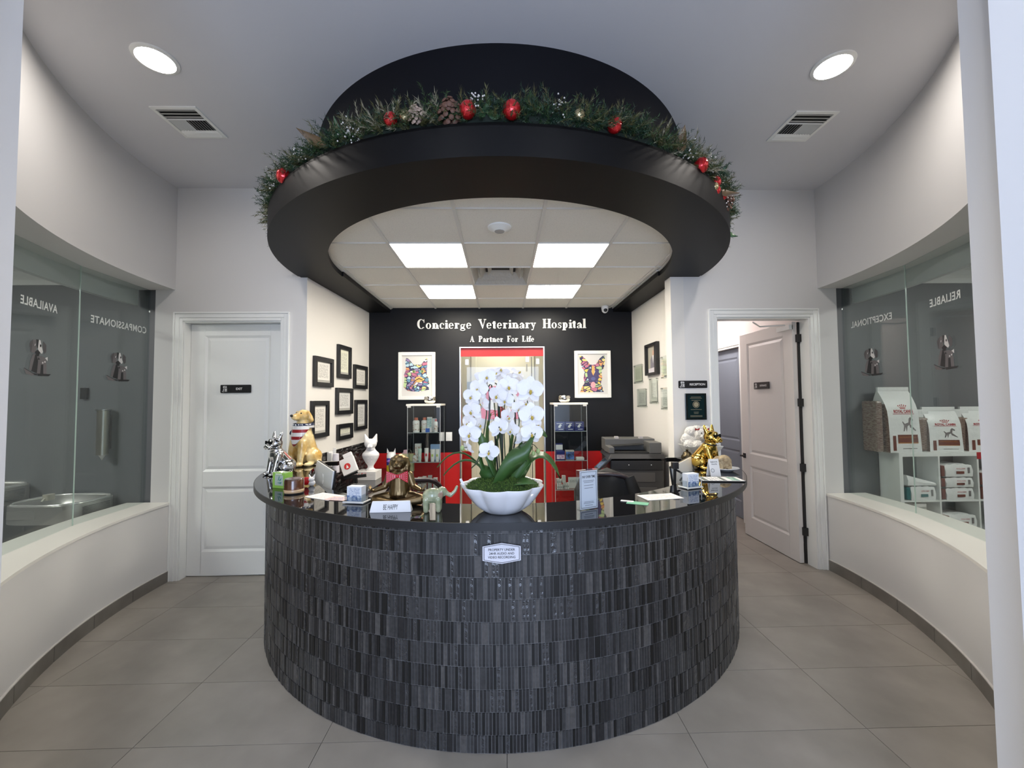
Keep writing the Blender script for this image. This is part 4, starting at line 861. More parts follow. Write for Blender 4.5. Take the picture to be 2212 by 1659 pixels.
# monitors seen from behind
def monitor(label, A, B, zt, zb, cam_side, tilt):
    A = Vector(A); B = Vector(B); d = (B-A); L = d.length; d.normalize(); t = thing('monitor', label, 'monitor', ((A+B)/2).to_tuple()[:2]+(.75,), math.atan2(d.y,d.x))
    h0, h1 = zb-.75, zt-.75
    M4 = T((0,0,h0),(tilt,0,0))
    MB().box(-L/2,-.006,0,L/2,.004,h1-h0,M4).build('back_panel', mat('silver_back', (.80,.81,.80), .35), t, bevel=.002); MB().box(-L/2-.003,.004,-.003,L/2+.003,.018,h1-h0+.003,M4).build('screen', BLK, t, bevel=.003)
    m = MB(); m.box(-.03,.02,0,.03,.04,h0+.08); m.rbox(-.10,-.03,0,.10,.14,.012,.02); m.build('stand', BLK, t, bevel=.002)
    return t
monitor('silver-backed monitor, left one, angled on the work desk beside the wooden jar', (-1.58,3.44), (-1.225,2.90), 1.215, .86, 1, -.12)
mr = monitor('silver-backed monitor, right one, in front of the gold bulldog', (1.24,2.91), (1.60,3.39), 1.215, .86, 1, -.12)
t = thing('webcam', 'black webcam on a bracket clipped to the right monitor', 'webcam', (1.215,2.90,1.10))
m = MB(); m.rbox(-.022,-.02,.105,.022,.02,.150,.006); m.build('head', BLK, t, bevel=.002); m = MB(); m.tube([(0,0,.105),(-.008,.0,-.05),(-.015,0,-.16)],.011,8); m.tube([(.0,-.01,.10),(.06,-.01,.065),(.03,-.01,.02)],.008,6); m.build('bracket', MBLK, t)
# loose papers
def sheet(name, label, c, w, h, rz, m, z=TZ): 
    o = MB().box(-w/2,-h/2,0,w/2,h/2,.0012).build(name, m); o.location = (c[0],c[1],z+.0006); o.rotation_euler = (0,0,rz); return tag(o, label, 'paper')
PRX = printmat('print_flat', (.82,.80,.79), (.45,.40,.42), 18, axis='Y', gap=.3)
PRR = printmat('print_flat_red', (.85,.83,.80), (.55,.25,.25), 14, axis='Y', gap=.25)
sheet('paper_sheet', 'white printed sheet lying beside the left business card holder', (-1.09,2.555), .21, .13, -.50, PRX)
sheet('leaflet', 'small coloured leaflet tucked under the white sheet on the left', (-.985,2.49), .13, .09, -.25, printmat('print_leaf', (.75,.55,.50), (.2,.25,.5), 8, axis='Y'), TZ+.0014)
sheet('paper_sheet', 'white sheet with faint red print right of the acrylic sign', (.925,2.43), .23, .13, .18, PRR)
o = sheet('green_card', 'small mint green card left of the printed white sheet', (.745,2.29), .115, .062, -.45, mat('mint_green', (.22,.55,.35), .4))
o = sheet('white_slip', 'white printed slip above the mint green card', (.70,2.335), .07, .03, -.45, PRX, TZ+.0012)
# card holders
CP = printmat('card_print', (.74,.77,.82), (.15,.22,.4), 12)
def card_holder(label, loc, rz, tray):
    t = thing('card_holder', label, 'card holder', loc, rz); AH = glass('acrylic_clear', (.90,.93,.95), 1.4)
    m = MB(); m.box(-.054,-.035,0,.054,.035,.004); m.box(-.054,-.035,.004,-.050,.03,.05); m.box(.050,-.035,.004,.054,.03,.05); m.box(-.054,-.035,.004,.054,-.032,.035); m.box(-.054,.03,0,.054,.034,.10); m.build('acrylic_case', AH, t)
    m = MB(); m.box(-.045,-.028,.006,.045,.022,.095); m.build('business_cards', CP, t, bevel=.001)
    m = MB(); m.box(-.044,-.0295,.014,.044,-.0285,.045); m.build('card_photo', mixcol('card_photo_blue', (.05,.12,.3), (.6,.65,.7), 60, .4), t)
    m = MB(); m.tube([(-.062,-.04,.008),(.062,-.04,.008)],.0055,8); m.tube([(.060,-.04,.008),(.060,.04,.008)],.0055,8); 
    if tray: m.tube([(-.060,-.04,.008),(-.060,.04,.008)],.0055,8); m.tube([(-.056,-.036,.0),(-.056,-.036,.075)],.003,6); m.tube([(.056,-.036,.0),(.056,-.036,.075)],.003,6)
    m.build('clear_rail', mat('frosted_rail', (.72,.72,.70), .15, coat=.6), t, smooth=60); return t
card_holder('acrylic holder with blue and white business cards, left of the meditating dog', (-.845,2.40,TZ), -.2, False)
card_holder('acrylic holder with business cards on rails, in front of the right monitor', (1.215,2.665,TZ), .35, True)
# meditating dog
t = thing('meditating_dog', 'bronze dog figurine meditating cross-legged with a red bow tie', 'statue', (-.590,2.36,TZ), .0)
BZ = mixcol('aged_bronze', (.13,.09,.042), (.27,.195,.105), 7, .36, 1, contrast=(.3,.7)); s = .295
it = [('e',S(0,0,0),(.001,.001,.001))]; S = lambda *p: tuple(q*s for q in p)
it = [('c',S(0,.02,.20),.215*s,S(0,.0,.52),.165*s),('e',S(0,.02,.16),S(.25,.2,.14)),('e',S(0,0,.56),S(.20,.13,.08)),('e',S(0,-.02,.80),S(.155,.155,.155)),('e',S(0,-.16,.76),S(.085,.07,.075)),('e',S(.045,-.2,.74),S(.04,.03,.035)),('e',S(-.045,-.2,.74),S(.04,.03,.035)),('e',S(0,-.225,.785),S(.025,.018,.018))]
for x in (-1,1):
    it += [('c',S(x*.13,0,.84),.05*s,S(x*.15,-.01,.72),.065*s),('e',S(x*.155,-.01,.67),S(.05,.08,.10)),('e',S(x*.06,0,.66),S(.10,.10,.10)),
           ('c',S(x*.12,0,.13),.13*s,S(x*.42,-.12,.11),.095*s),('c',S(x*.42,-.14,.10),.09*s,S(-x*.02,-.32,.08),.06*s),('e',S(-x*.08,-.34,.09),S(.09,.045,.04)),
           ('c',S(x*.19,.0,.54),.075*s,S(x*.27,-.02,.33),.055*s),('c',S(x*.27,-.02,.33),.053*s,S(x*.44,-.15,.28),.036*s),('e',S(x*.47,-.17,.29),S(.05,.045,.022))]
    for k in range(4): a = k*.32-.4; it.append(('c',S(x*.48,-.18+.025*k-.03,.30),.014*s,S(x*(.50+.03*math.cos(a)),-.21+.03*k,.35+.025*(k%2)),.011*s))
    it.append(('c',S(x*.47,-.2,.30),.014*s,S(x*.46,-.235,.35),.012*s))
blob('body', it, BZ, t, voxel=.0034, smooth=1)
m = MB()
for x in (-1,1): m.tube([S(x*.05,-.165,.845),S(x*.085,-.158,.835),S(x*.12,-.135,.848)], .0022, 5)
m.build('closed_eye', mat('bronze_dark', (.06,.04,.02), .4, .8), t)
BT = mat('bow_red', (.50,.015,.03), .5); m = MB()
for x in (-1,1): m.add([S(x*.02,-.17,.58),S(x*.02,-.17,.52),S(x*.20,-.20,.43),S(x*.20,-.20,.655),S(x*.02,-.13,.55),S(x*.20,-.15,.54)], [(0,1,2,3),(0,4,5,3),(1,4,5,2),(2,3,5)])
m.ell(S(0,-.175,.55),S(.035,.03,.035)); m.build('bow_tie', BT, t)
m = MB(); rg = random.Random(2)
for x in (-1,1):
    for i in range(5):
        for j in range(-2,3):
            u = .045+.034*i; m.ell(S(x*u, -.178-.03*(u-.02)/.18-.004, .548+j*.043*(u/.2)*.95), (.0016,.001,.0016), None, 6, 4)
m.build('bow_dots', PAPER, t)
# BE HAPPY block
t = thing('word_block', 'white ceramic block reading BE HAPPY in front of the meditating dog', 'ornament', (-.592,2.195,TZ), .03)
m = MB(); m.add([(-.108,-.025,0),(.108,-.025,0),(.108,.025,0),(-.108,.025,0),(-.098,-.006,.055),(.098,-.006,.055),(.098,.006,.055),(-.098,.006,.055)], [(0,3,2,1),(4,5,6,7),(0,1,5,4),(1,2,6,5),(2,3,7,6),(3,0,4,7)])
m.build('block', mat('white_ceramic', (.82,.82,.83), .1, coat=.6), t, bevel=.003)
text('lettering', 'BE HAPPY', INK, t, (0,-.0172,.027), (-.333,0,0), width=.075, height=.026)
# jade elephant
t = thing('jade_elephant', 'pale green stone elephant with raised trunk beside the orchid bowl', 'figurine', (-.372,2.175,TZ), .12)
JD = mixcol('jade_stone', (.22,.27,.15), (.46,.46,.30), 26, .12, coat=.7, contrast=(.3,.7)); s = .135
it = [('e',S(0,0,.62),S(.40,.25,.30)),('e',S(.36,0,.76),S(.2,.18,.2)),('c',S(.50,0,.72),.10*s,S(.68,0,.60),.075*s),('c',S(.68,0,.60),.075*s,S(.86,0,.76),.065*s),('c',S(.86,0,.76),.065*s,S(.93,0,.92),.06*s),
      ('e',S(.30,-.17,.68),S(.10,.03,.19),(.2,.35,0)),('e',S(.30,.17,.68),S(.10,.03,.19),(-.2,.35,0))]
for x, y in ((-.25,-.12),(-.22,.13),(.22,-.13),(.25,.12)): it.append(('c',S(x,y,.5),.125*s,S(x,y,.09),.10*s))
blob('body', it, JD, t, voxel=.0028, smooth=2)
m = MB(); m.ell(S(.30,-.205,.66),S(.10,.015,.17),(.15,.35,0)); m.build('ear', mixcol('jade_brown', (.30,.17,.11), (.42,.38,.26), 30, .15, coat=.6), t, smooth=60)
# acrylic sign
t = thing('acrylic_sign', 'upright acrylic block sign reading PAY OVER TIME right of the orchid', 'sign', (.445,2.185,TZ), .42)
MB().box(-.062,-.014,0,.062,.014,.208).build('acrylic_block', glass('acrylic_block', (.86,.90,.93), 1.6), t); MB().box(-.056,-.0105,.004,.056,-.009,.204).build('printed_card', mat('sign_paper', (.74,.75,.78), .5), t)
m = MB(); 
for q in ((-.050,.01,.050,.0125),(-.050,.1955,.050,.198),(-.050,.01,-.0475,.198),(.0475,.01,.050,.198)): m.box(q[0],-.0112,q[1],q[2],-.0105,q[3])
for z, ww in ((.150,.07),(.142,.06),(.126,.06),(.112,.055),(.040,.06),(.033,.065),(.022,.05)): m.box(-ww/2,-.0112,z,ww/2,-.0105,z+.0022)
m.build('printed_lines', mat('ink_grey', (.16,.17,.19), .5), t); text('lettering', 'PAY OVER TIME', INK, t, (0,-.0114,.172), width=.082, height=.013, bold=.02)
# clipboard leaflet, review stand, dish with elephant, lidded pot, bowl with plush dog
t = thing('menu_board', 'printed leaflet on a black board lying at the right end of the counter', 'leaflet', (1.535,2.90,TZ), -.12)
MB().box(-.145,-.075,0,.145,.075,.008).build('board', BLK, t, bevel=.002); MB().box(-.14,-.07,.008,.14,.07,.0095).build('leaflet', PAPER, t)
m = MB(); m.box(-.13,-.065,.0096,-.10,.06,.0102); m.box(.0,-.065,.0096,.025,.06,.0102); m.build('header_band', mat('band_grey_green', (.13,.15,.13), .5), t); MB().box(.06,-.06,.0096,.115,.06,.0102).build('photo', mixcol('photo_green', (.06,.2,.14), (.4,.55,.48), 40, .5), t)
m = MB()
for i in range(3):
    for j in range(4): m.box(-.085+.028*i,-.055+.03*j,.0096,-.066+.028*i,-.045+.03*j,.0102)
m.build('printed_spots', mat('spot_grey', (.2,.2,.2), .5), t)
t = thing('review_stand', 'folded white review card standing before the gold bulldog', 'card', (1.575,3.03,TZ), .12)
M4 = T((0,0,0),(-.22,0,0)); m = MB(); m.box(-.040,-.002,0,.040,.001,.13,M4); m.build('card_front', PAPER, t); MB().box(-.040,-.001,0,.040,.001,.13,T((0,.058,0),(.24,0,0))).build('card_back', PAPER, t)
for b_, z, ww in (('Review Us On',.108,.055),('Google',.090,.045)): 
    vs, fs = textm(b_, ww, .011, bold=.02); m = MB(); m.add(vs, fs, M4 @ T((0,-.0026,z))); m.build('lettering', INK, t)
m = MB()
for k in range(14): a = PI*2*k/14; m.cbox((-.02+.013*math.cos(a),-.0026,.045+.013*math.sin(a)),(.004,.0006,.004),M4)
m.build('ring_mark', MATS['ink_grey'], t)
t = thing('white_dish', 'shallow white oval dish under the tan stone elephant', 'dish', (1.77,3.25,TZ))
MB().lathe([(0,0),(.06,0),(.095,.014),(.125,.026),(.122,.029),(.08,.014),(0,.008)],36,T(sc=(.82,.7,1))).build('dish_body', mat('white_ceramic_b', (.72,.74,.76), .12, coat=.5), t, smooth=50)
t = thing('stone_elephant', 'furry tan elephant ornament sitting on the white oval dish', 'ornament', (1.755,3.25,TZ+.010)); s = .15
it = [('e',S(.02,0,.42),S(.38,.30,.38)),('e',S(-.32,0,.50),S(.22,.22,.24)),('c',S(-.46,-.02,.42),.08*s,S(-.50,-.02,.14),.06*s),('e',S(-.22,-.2,.5),S(.14,.04,.18)),('e',S(-.22,.2,.5),S(.14,.04,.18))]
for x, y in ((-.22,-.15),(-.2,.16),(.22,-.16),(.24,.15)): it.append(('c',S(x,y,.3),.12*s,S(x,y,.09),.10*s))
blob('body', it, mixcol('tan_fur', (.28,.20,.11), (.50,.40,.25), 40, .85, bump=.6), t, voxel=.004, smooth=1, noise=(.012,.006))
m = MB()
for x, y in ((-.22,-.22),(.22,-.24),(-.05,-.22)): m.ell(S(x,y,.05),S(.09,.05,.05))
m.build('foot_pad', mat('pad_cream', (.62,.50,.42), .6), t, smooth=60)
t = thing('lidded_pot', 'tiny dark bronze lidded pot behind the right monitor', 'jar', (1.70,3.78,TZ))
MB().lathe([(0,0),(.035,0),(.052,.03),(.052,.05),(.036,.07)],24).build('pot', mixcol('dark_bronze', (.03,.022,.014), (.14,.11,.06), 30, .3, .8), t, smooth=50); MB().lathe([(.038,.07),(.03,.085),(.01,.095),(.013,.108),(0,.115)],20).build('lid', MATS['dark_bronze'], t, smooth=50)
t = thing('planter_bowl', 'tapered white bowl holding the plush dog at the right wall', 'bowl', (1.885,3.905,TZ))
m = MB(); A=[(-.075,-.07,0),(.075,-.07,0),(.075,.07,0),(-.075,.07,0)]; B=[(-.165,-.125,.135),(.165,-.125,.135),(.165,.125,.135),(-.165,.125,.135)]; Cc=[(-.155,-.115,.135),(.155,-.115,.135),(.155,.115,.135),(-.155,.115,.135)]; D_=[(-.07,-.065,.01),(.07,-.065,.01),(.07,.065,.01),(-.07,.065,.01)]
m.add(A+B+Cc+D_, [(3,2,1,0)]+[(i,(i+1)%4,4+(i+1)%4,4+i) for i in range(4)]+[(4+i,4+(i+1)%4,8+(i+1)%4,8+i) for i in range(4)]+[(8+i,8+(i+1)%4,12+(i+1)%4,12+i) for i in range(4)]+[(12,13,14,15)])
m.build('bowl_body', mat('bowl_cream', (.72,.72,.68), .25, coat=.4), t, bevel=.006)
t = thing('plush_dog', 'fluffy white plush dog with two red bows lying in the tapered bowl', 'plush toy', (1.87,3.905,TZ+.09))
PF = mat('white_plush', (.76,.74,.70), .95, sheen=.5, bump=(130,1.0))
it = [('e',(-.04,.02,.09),(.12,.085,.08)),('e',(-.06,.0,.17),(.07,.06,.055)),('e',(.045,-.03,.15),(.075,.06,.065)),('e',(-.005,-.075,.15),(.06,.045,.055)),('e',(-.005,-.115,.135),(.028,.025,.024)),('e',(.0,-.03,.175),(.04,.04,.035)),('e',(.10,-.03,.14),(.035,.045,.06)),('e',(.095,-.03,.09),(.05,.05,.05)),('e',(-.12,-.05,.055),(.045,.05,.04)),('e',(-.045,-.085,.05),(.055,.05,.047)),('e',(-.11,.0,.11),(.05,.05,.05)),('e',(-.03,-.03,.20),(.05,.045,.035)),('e',(.07,-.0,.20),(.045,.04,.03))]
blob('body', it, PF, t, voxel=.005, smooth=1, noise=(.014,.012))
MB().ell((-.005,-.140,.142),(.009,.007,.008)).build('nose', BLK, t, smooth=60)
for x in (-.028,.018): MB().ell((x,-.122,.168),(.006,.005,.006)).build('eye', BLK, t, smooth=60)
for x in (-.05,.04):
    m = MB()
    for q in (-1,1): m.add([(x,-.085,.20),(x+q*.022,-.088,.216),(x+q*.022,-.088,.192),(x,-.080,.195)], [(0,1,2,3)]); 
    m.ell((x,-.086,.199),(.006,.006,.006),None,8,6); m.build('bow', mat('bow_dark_red', (.35,.01,.012), .6), t)
m = MB(); m.box(-.01,-.105,.02,.09,-.08,.055); m.build('red_cushion', MATS['bow_dark_red'], t, bevel=.008)

# ================================================================ ORCHID BOWL
t = thing('fluted_bowl', 'large white fluted ceramic bowl at the centre of the counter', 'planter', (-.006,2.185,TZ))
fl = lambda a, z: 1+.10*(abs(math.sin(4.5*a+.2))-.55)*min(1, z/.05) 
MB().lathe([(0,.002),(.085,.002),(.092,.0),(.10,.006),(.125,.022),(.150,.045),(.175,.078),(.195,.108),(.214,.138),(.213,.143),(.207,.141),(.185,.105),(.15,.07),(0,.05)],108,flute=fl).build('bowl_body', mat('white_fluted_ceramic', (.80,.81,.84), .14, coat=.5), t, smooth=60)
o = thing('orchid_plant', 'white moth orchid with arching flower stems and green leaves in the fluted bowl', 'plant', (-.006,2.185,TZ+.09))
def moss(): 
    m = MB(); n = 40; vs = [(0,0,.085)]; rr = 14
    for i in range(1, rr+1):
        for k in range(n):
            a = 2*PI*k/n; r = .188*i/rr; z = .085-.045*(i/rr)**2.2; vs.append((r*math.cos(a), r*math.sin(a), z))
    fs = [(0,1+k,1+(k+1)%n) for k in range(n)]+[(1+(i-1)*n+k,1+i*n+k,1+i*n+(k+1)%n,1+(i-1)*n+(k+1)%n) for i in range(1,rr) for k in range(n)]
    m.add(vs, fs); m.build('moss_base', mat('moss_dark', (.02,.05,.008), .95), o, smooth=60)
    m = MB(); rg = random.Random(9)
    for q in range(5200):
        a = rg.random()*2*PI; r = .192*math.sqrt(rg.random()); z = .083-.045*(r/.188)**2.2+rg.uniform(-.002,.008); m.mi = rg.choice((0,0,1)); d = Vector((rg.gauss(0,1),rg.gauss(0,1),abs(rg.gauss(0,1))+.4)).normalized()*rg.uniform(.006,.014); p = Vector((r*math.cos(a),r*math.sin(a),z)); sd = d.orthogonal().normalized()*.0016
        m.add([p-sd,p+sd,p+d],[(0,1,2)])
    m.build('moss_tufts', [mat('moss_a', (.05,.11,.013), .9), mat('moss_b', (.12,.20,.035), .9)], o, kind='stuff')
moss()
LFM = mixcol('orchid_leaf', (.030,.085,.016), (.055,.13,.030), 6, .42, coat=.12)
def oleaf(p0, p1, p2, wd, tw=0, n=10):
    """broad strap leaf along a quadratic arc, creased along the middle"""
    p0, p1, p2 = map(Vector, (p0,p1,p2)); m = MB(); vs = []
    for i in range(n+1):
        u = i/n; c = p0*(1-u)**2+p1*2*u*(1-u)+p2*u*u; d = ((p1-p0)*(1-u)+(p2-p1)*u).normalized(); sd = d.cross(Vector((math.sin(tw),-math.cos(tw)*.0,1)) if abs(d.z) < .9 else Vector((0,1,0))).normalized()
        sd = (sd*math.cos(tw)+d.cross(sd)*math.sin(tw)).normalized(); nn = sd.cross(d).normalized(); hw = wd*(math.sin(PI*(.12+.88*u)**.85)**.6)*(1 if u < 1 else .1)+.001
        if i == n: hw = .004
        vs += [tuple(c-sd*hw+nn*hw*.22), tuple(c-nn*.002), tuple(c+sd*hw+nn*hw*.22)]
    m.add(vs, [(3*i+a,3*i+a+1,3*i+a+4,3*i+a+3) for i in range(n) for a in (0,1)]); l = m.build('leaf', LFM, o, smooth=60); q = l.modifiers.new('s','SOLIDIFY'); q.thickness = .0025; return l
oleaf((-.03,-.06,.03),(.06,-.16,.20),(.175,-.08,.335),.050,1.45)      # big leaf leaning right, front
oleaf((.0,-.02,.03),(-.08,-.06,.25),(-.17,-.03,.385),.030,1.2)       # narrow leaf up left
oleaf((-.05,.0,.03),(-.16,.0,.28),(-.31,-.02,.10),.022,.3); oleaf((-.06,.02,.03),(-.20,.02,.33),(-.345,.0,.14),.020,.2)
oleaf((.06,.0,.03),(.20,.0,.34),(.305,-.02,.075),.033,.5)
oleaf((.05,.03,.03),(.14,.05,.42),(.24,.02,.29),.036,.9); oleaf((.03,.05,.03),(.06,.07,.30),(.075,.06,.37),.055,1.5)
oleaf((-.04,.04,.03),(-.10,.05,.3),(-.06,.05,.42),.050,1.5); oleaf((-.02,.0,.03),(-.13,-.04,.14),(-.11,-.02,.27),.038,1.4)
oleaf((.02,-.06,.03),(.08,-.12,.10),(.17,-.10,.07),.030,.5); oleaf((.05,-.02,.03),(.12,-.04,.16),(.16,-.04,.25),.036,1.45); oleaf((-.03,.03,.03),(-.05,.03,.25),(.0,.05,.33),.04,1.5)
STK = mat('flower_stem', (.03,.05,.02), .5); STD = mat('support_stake_black', (.01,.012,.01), .4)
def curve(pts, n=24):
    pts = [Vector(p) for p in pts]; out = []
    for i in range(len(pts)-1):
        p0 = pts[max(i-1,0)]; p1 = pts[i]; p2 = pts[i+1]; p3 = pts[min(i+2,len(pts)-1)]
        for k in range(n//(len(pts)-1)+1):
            t_ = k/(n//(len(pts)-1)+1); out.append(.5*((2*p1)+(-p0+p2)*t_+(2*p0-5*p1+4*p2-p3)*t_*t_+(-p0+3*p1-3*p2+p3)*t_**3))
    out.append(pts[-1]); return out
stems = [[(-.01,.0,.07),(-.03,.0,.35),(-.05,-.01,.55),(-.075,-.02,.60),(-.105,-.02,.56),(-.12,-.02,.40)], [(.0,.01,.07),(-.01,.0,.40),(-.02,-.02,.56),(-.06,-.02,.575),(-.09,-.03,.50),(-.08,-.04,.42),(-.12,-.04,.20),(-.16,-.05,.14)],
         [(.02,.0,.07),(.01,.0,.35),(.02,.0,.50),(.07,-.01,.58),(.13,-.03,.50),(.14,-.05,.35),(.15,-.06,.24)], [(.03,.01,.07),(.04,.01,.3),(.0,.0,.45),(.04,.0,.55),(.06,-.03,.50),(.09,-.04,.38),(.06,-.05,.26)]]
for pts in stems: m = MB(); m.tube(curve(pts), .0032, 6); m.build('flower_stem', STK, o, smooth=60)
m = MB(); m.tube(curve([(-.0,.02,.06),(-.0,.02,.40)]), .006, 6); m.tube(curve([(.012,.01,.06),(-.012,.015,.30),(-.02,.015,.48)]), .005, 6); m.tube(curve([(-.125,-.03,.40),(-.118,-.03,.53),(-.09,-.03,.575),(-.065,-.03,.53),(-.068,-.03,.38)]), .0048, 6); m.tube(curve([(.07,.0,.47),(.07,.0,.36)]),.0045,6); m.tube(curve([(.03,.01,.06),(.07,.02,.28)]),.0045,6); m.tube(curve([(-.02,.01,.06),(-.04,.0,.33)]),.005,6); m.build('support_stake', STD, o, smooth=60)
PET = mat('white_petal', (.90,.89,.90), .5, sheen=.3, bump=(60,.25)); LIP = mat('yellow_lip', (.55,.40,.06), .5); LIPR = mat('lip_speckle', (.35,.12,.03), .5)
def petal_pts(L, W, ang, cup, base=.004, n=7, k=4):
    vs = []
    for i in range(n+1):
        u = i/n; hw = W*math.sin(PI*min(.999,(.08+.9*u)))**.62
        for j in range(-k, k+1):
            v = j/k; x = hw*v; y = base+L*u; z = -cup*(u*u)*.9+.12*W*(v*v)*(1 if cup > 0 else -1)*u
            vs.append((x*math.cos(ang)+y*math.sin(ang), -z, y*math.cos(ang)-x*math.sin(ang)))
    w_ = 2*k+1; return vs, [(i*w_+j,i*w_+j+1,(i+1)*w_+j+1,(i+1)*w_+j) for i in range(n) for j in range(2*k)]
def flower(c, r, yaw, pitch, roll=0, cup=.012):
    f = bpy.data.objects.new('flower', None)
    m = MB()
    for a, L, W in ((0,1.0,.40),(2.35,.98,.36),(-2.35,.98,.36)): vs, fs = petal_pts(L*r, W*r, a, cup+.004); m.add([(x,y+.003,z) for x,y,z in vs], fs)
    for a in (1.25,-1.25): vs, fs = petal_pts(1.02*r, .60*r, a, cup*.6); m.add([(x,y-.001,z) for x,y,z in vs], fs)
    for v in range(len(m.v)): pass
    q = m.build('flower', PET, o, smooth=60); q.location = c; q.rotation_euler = Euler((pitch, roll, yaw), 'XYZ')
    l = MB(); l.ell((0,-.010,-.006),(.16*r,.13*r,.12*r),None,10,7); l.ell((0,-.016,-.20*r),(.10*r,.10*r,.16*r),(.5,0,0),10,7); l.build('lip', LIP, q, smooth=60)
    l = MB(); l.ell((-.16*r,-.012,-.10*r),(.07*r,.10*r,.13*r),(0,.4,0),8,6); l.ell((.16*r,-.012,-.10*r),(.07*r,.10*r,.13*r),(0,-.4,0),8,6); l.ell((0,-.016,.03*r),(.06*r,.09*r,.06*r),None,8,6); l.build('throat', PAPER, q, smooth=60)
    return q
FLW = [(-.075,-.05,.605,.042,-.2,-.2,0),(-.12,-.06,.545,.046,-.5,0,.3),(-.155,-.07,.505,.042,-.4,.0,.1),(-.155,-.07,.43,.046,-.6,.1,-.2),(-.17,-.06,.37,.04,-.8,.1,.1),(-.165,-.08,.315,.05,-.2,.15,.1),(-.18,-.05,.24,.032,-1.2,.3,0),(-.068,-.09,.225,.046,.3,.1,.35),
       (-.10,-.02,.60,.04,.6,-.5,.2),(-.03,-.03,.62,.045,.2,-.6,.1),(.0,-.05,.635,.036,-.4,-.9,.2),(.035,-.07,.555,.050,.1,0,-.1),(-.02,-.09,.51,.048,-.7,.1,.1),(.015,-.09,.485,.040,-.1,.2,0),(-.015,-.08,.345,.046,.5,.1,-.2),(.085,-.05,.625,.034,.8,-.7,.3),(.07,-.03,.585,.046,.5,-.3,.2),
       (.145,-.09,.535,.062,.25,.0,.1),(.15,-.10,.405,.058,.2,.05,-.05),(.15,-.10,.315,.050,.2,.1,.1),(.12,-.04,.47,.046,.7,.1,.2),(.11,-.05,.29,.042,.9,.3,0),(.03,-.05,.40,.040,.9,.2,.2),(.05,-.04,.33,.040,-.7,.2,.1),(-.10,-.05,.47,.038,-1.0,.1,.2),(.18,-.02,.36,.04,1.0,0,.1),(-.12,-.04,.36,.04,.9,.1,.2),(.09,-.06,.44,.036,.1,.3,.4)]
for x, y, z, r, yw, pt, rl in FLW: flower((x, y, z+.005), r*1.12, yw*.8, pt, rl)
for x, z in ((-.205,.245),(.185,.225),(.16,.215),(-.085,.21)): MB().ell((x,-.06,z),(.011,.011,.014)).build('bud', mat('bud_green', (.35,.45,.18), .4), o, smooth=60)
m = MB(); m.tube([(-.205,-.05,.245),(-.17,-.05,.25)],.0018,5); m.tube(curve([(.185,-.06,.235),(.16,-.06,.26),(.13,-.05,.25),(.125,-.05,.17)]),.002,5); m.tube(curve([(-.16,-.05,.14),(-.12,-.06,.18),(-.10,-.06,.24)]),.002,5); m.build('bud_stalk', STK, o)
tg = thing('plant_tag', 'slim white plant tag stuck at the left rim of the fluted bowl', 'tag', (-.20,2.15,TZ+.125)); MB().box(-.006,-.001,-.02,.006,.001,.055,T(rot=(0,-.45,0))).build('tag_strip', WHT, tg)
# ================================================================ NICHE: desk, cabinets, printer, chairs
dk = thing('side_desk', 'black side desk with stick-tile splashback along the left niche wall', 'desk', (0,0,0))
m = MB(); m.prism([(-1.918,YW+.14),(-1.38,YW+.10),(-1.36,YB-.01),(-1.848,YB-.01)], .75, .785); m.build('worktop', STONE, dk, bevel=.003)
m = MB(); m.prism([(-1.90,YW+.2),(-1.44,YW+.2),(-1.42,YB-.03),(-1.85,YB-.03)], .0, .75); m.build('cabinet', mat('desk_front_white', (.6,.6,.58), .4), dk)
rg = random.Random(11); TMs = [TM[0], TM[1], TM[2], TM[4]]; cc = {}; cnt = 0
BG2 = MB().prism([(-1.924,YW+.15),(-1.918,YW+.15),(-1.840,YB-.001),(-1.849,YB-.001)], .787, 1.155).build('splash_grout', MATS['counter_grout'], dk)
fa = MB(); ang = math.atan2(YB-YW-.15, .078)
for r in range(23):
    z = .789+.0159*r; y = YW+.155
    while y < YB-.02:
        L = rg.choice((.10,.13,.16)); L = min(L, YB-.005-y); k = rg.randrange(4); fa.mi = k; x = -1.916+(y-YW-.15)*(.078/(YB-YW-.15)); th = rg.choice((.004,.006,.008))
        fa.box(x,y,z,x+th,y+L-.0012,z+.0146,None); y += L
fa.build('splash_mosaic', TMs, dk, kind='stuff')
def cabinet(label, x, y):
    t = thing('glass_cabinet', label, 'cabinet', (x, y, 0)); w, d, h = .42, .36, 1.66; GC_ = glass('cabinet_glass', (.90,.93,.93), 1.2)
    MB().box(-.012,-.012,h-.025,w+.012,d+.012,h).build('top_board', mat('cabinet_white', (.78,.76,.70), .35), t, bevel=.002); MB().box(0,0,0,w,d,.06).build('base', MATS['cabinet_white'], t)
    for nm, b in (('glass_side',(0,.004,.06,.004,d,h-.025)),('glass_side',(w-.004,.004,.06,w,d,h-.025)),('glass_door',(.006,0,.06,w-.006,.004,h-.025))): MB().box(*b).build(nm, GC_, t)
    for z in (.555,.925,1.298): 
        MB().box(.006,.01,z-.006,w-.006,d-.004,z).build('glass_shelf', glass('shelf_glass', (.8,.84,.83), 1.2), t); MB().box(.006,.006,z-.007,w-.006,.010,z+.001).build('shelf_edge', mat('glass_edge_pale', (.38,.42,.42), .2), t)
    for a in (.0, w-.006):
        for b in (.0, d-.006): MB().box(a,b,.06,a+.006,b+.006,h-.025).build('corner_seam', mat('seam_grey', (.42,.44,.44), .3), t)
    for a in (.0, w-.05): MB().box(a,-.008,h-.045,a+.045,.012,h-.025).build('bracket', MATS['cabinet_white'], t)
    return t
cabinet('tall glass display cabinet left of the glass door, below the cat picture', -1.215, 5.23); cabinet('tall glass display cabinet right of the glass door, below the dog picture', .652, 5.23)
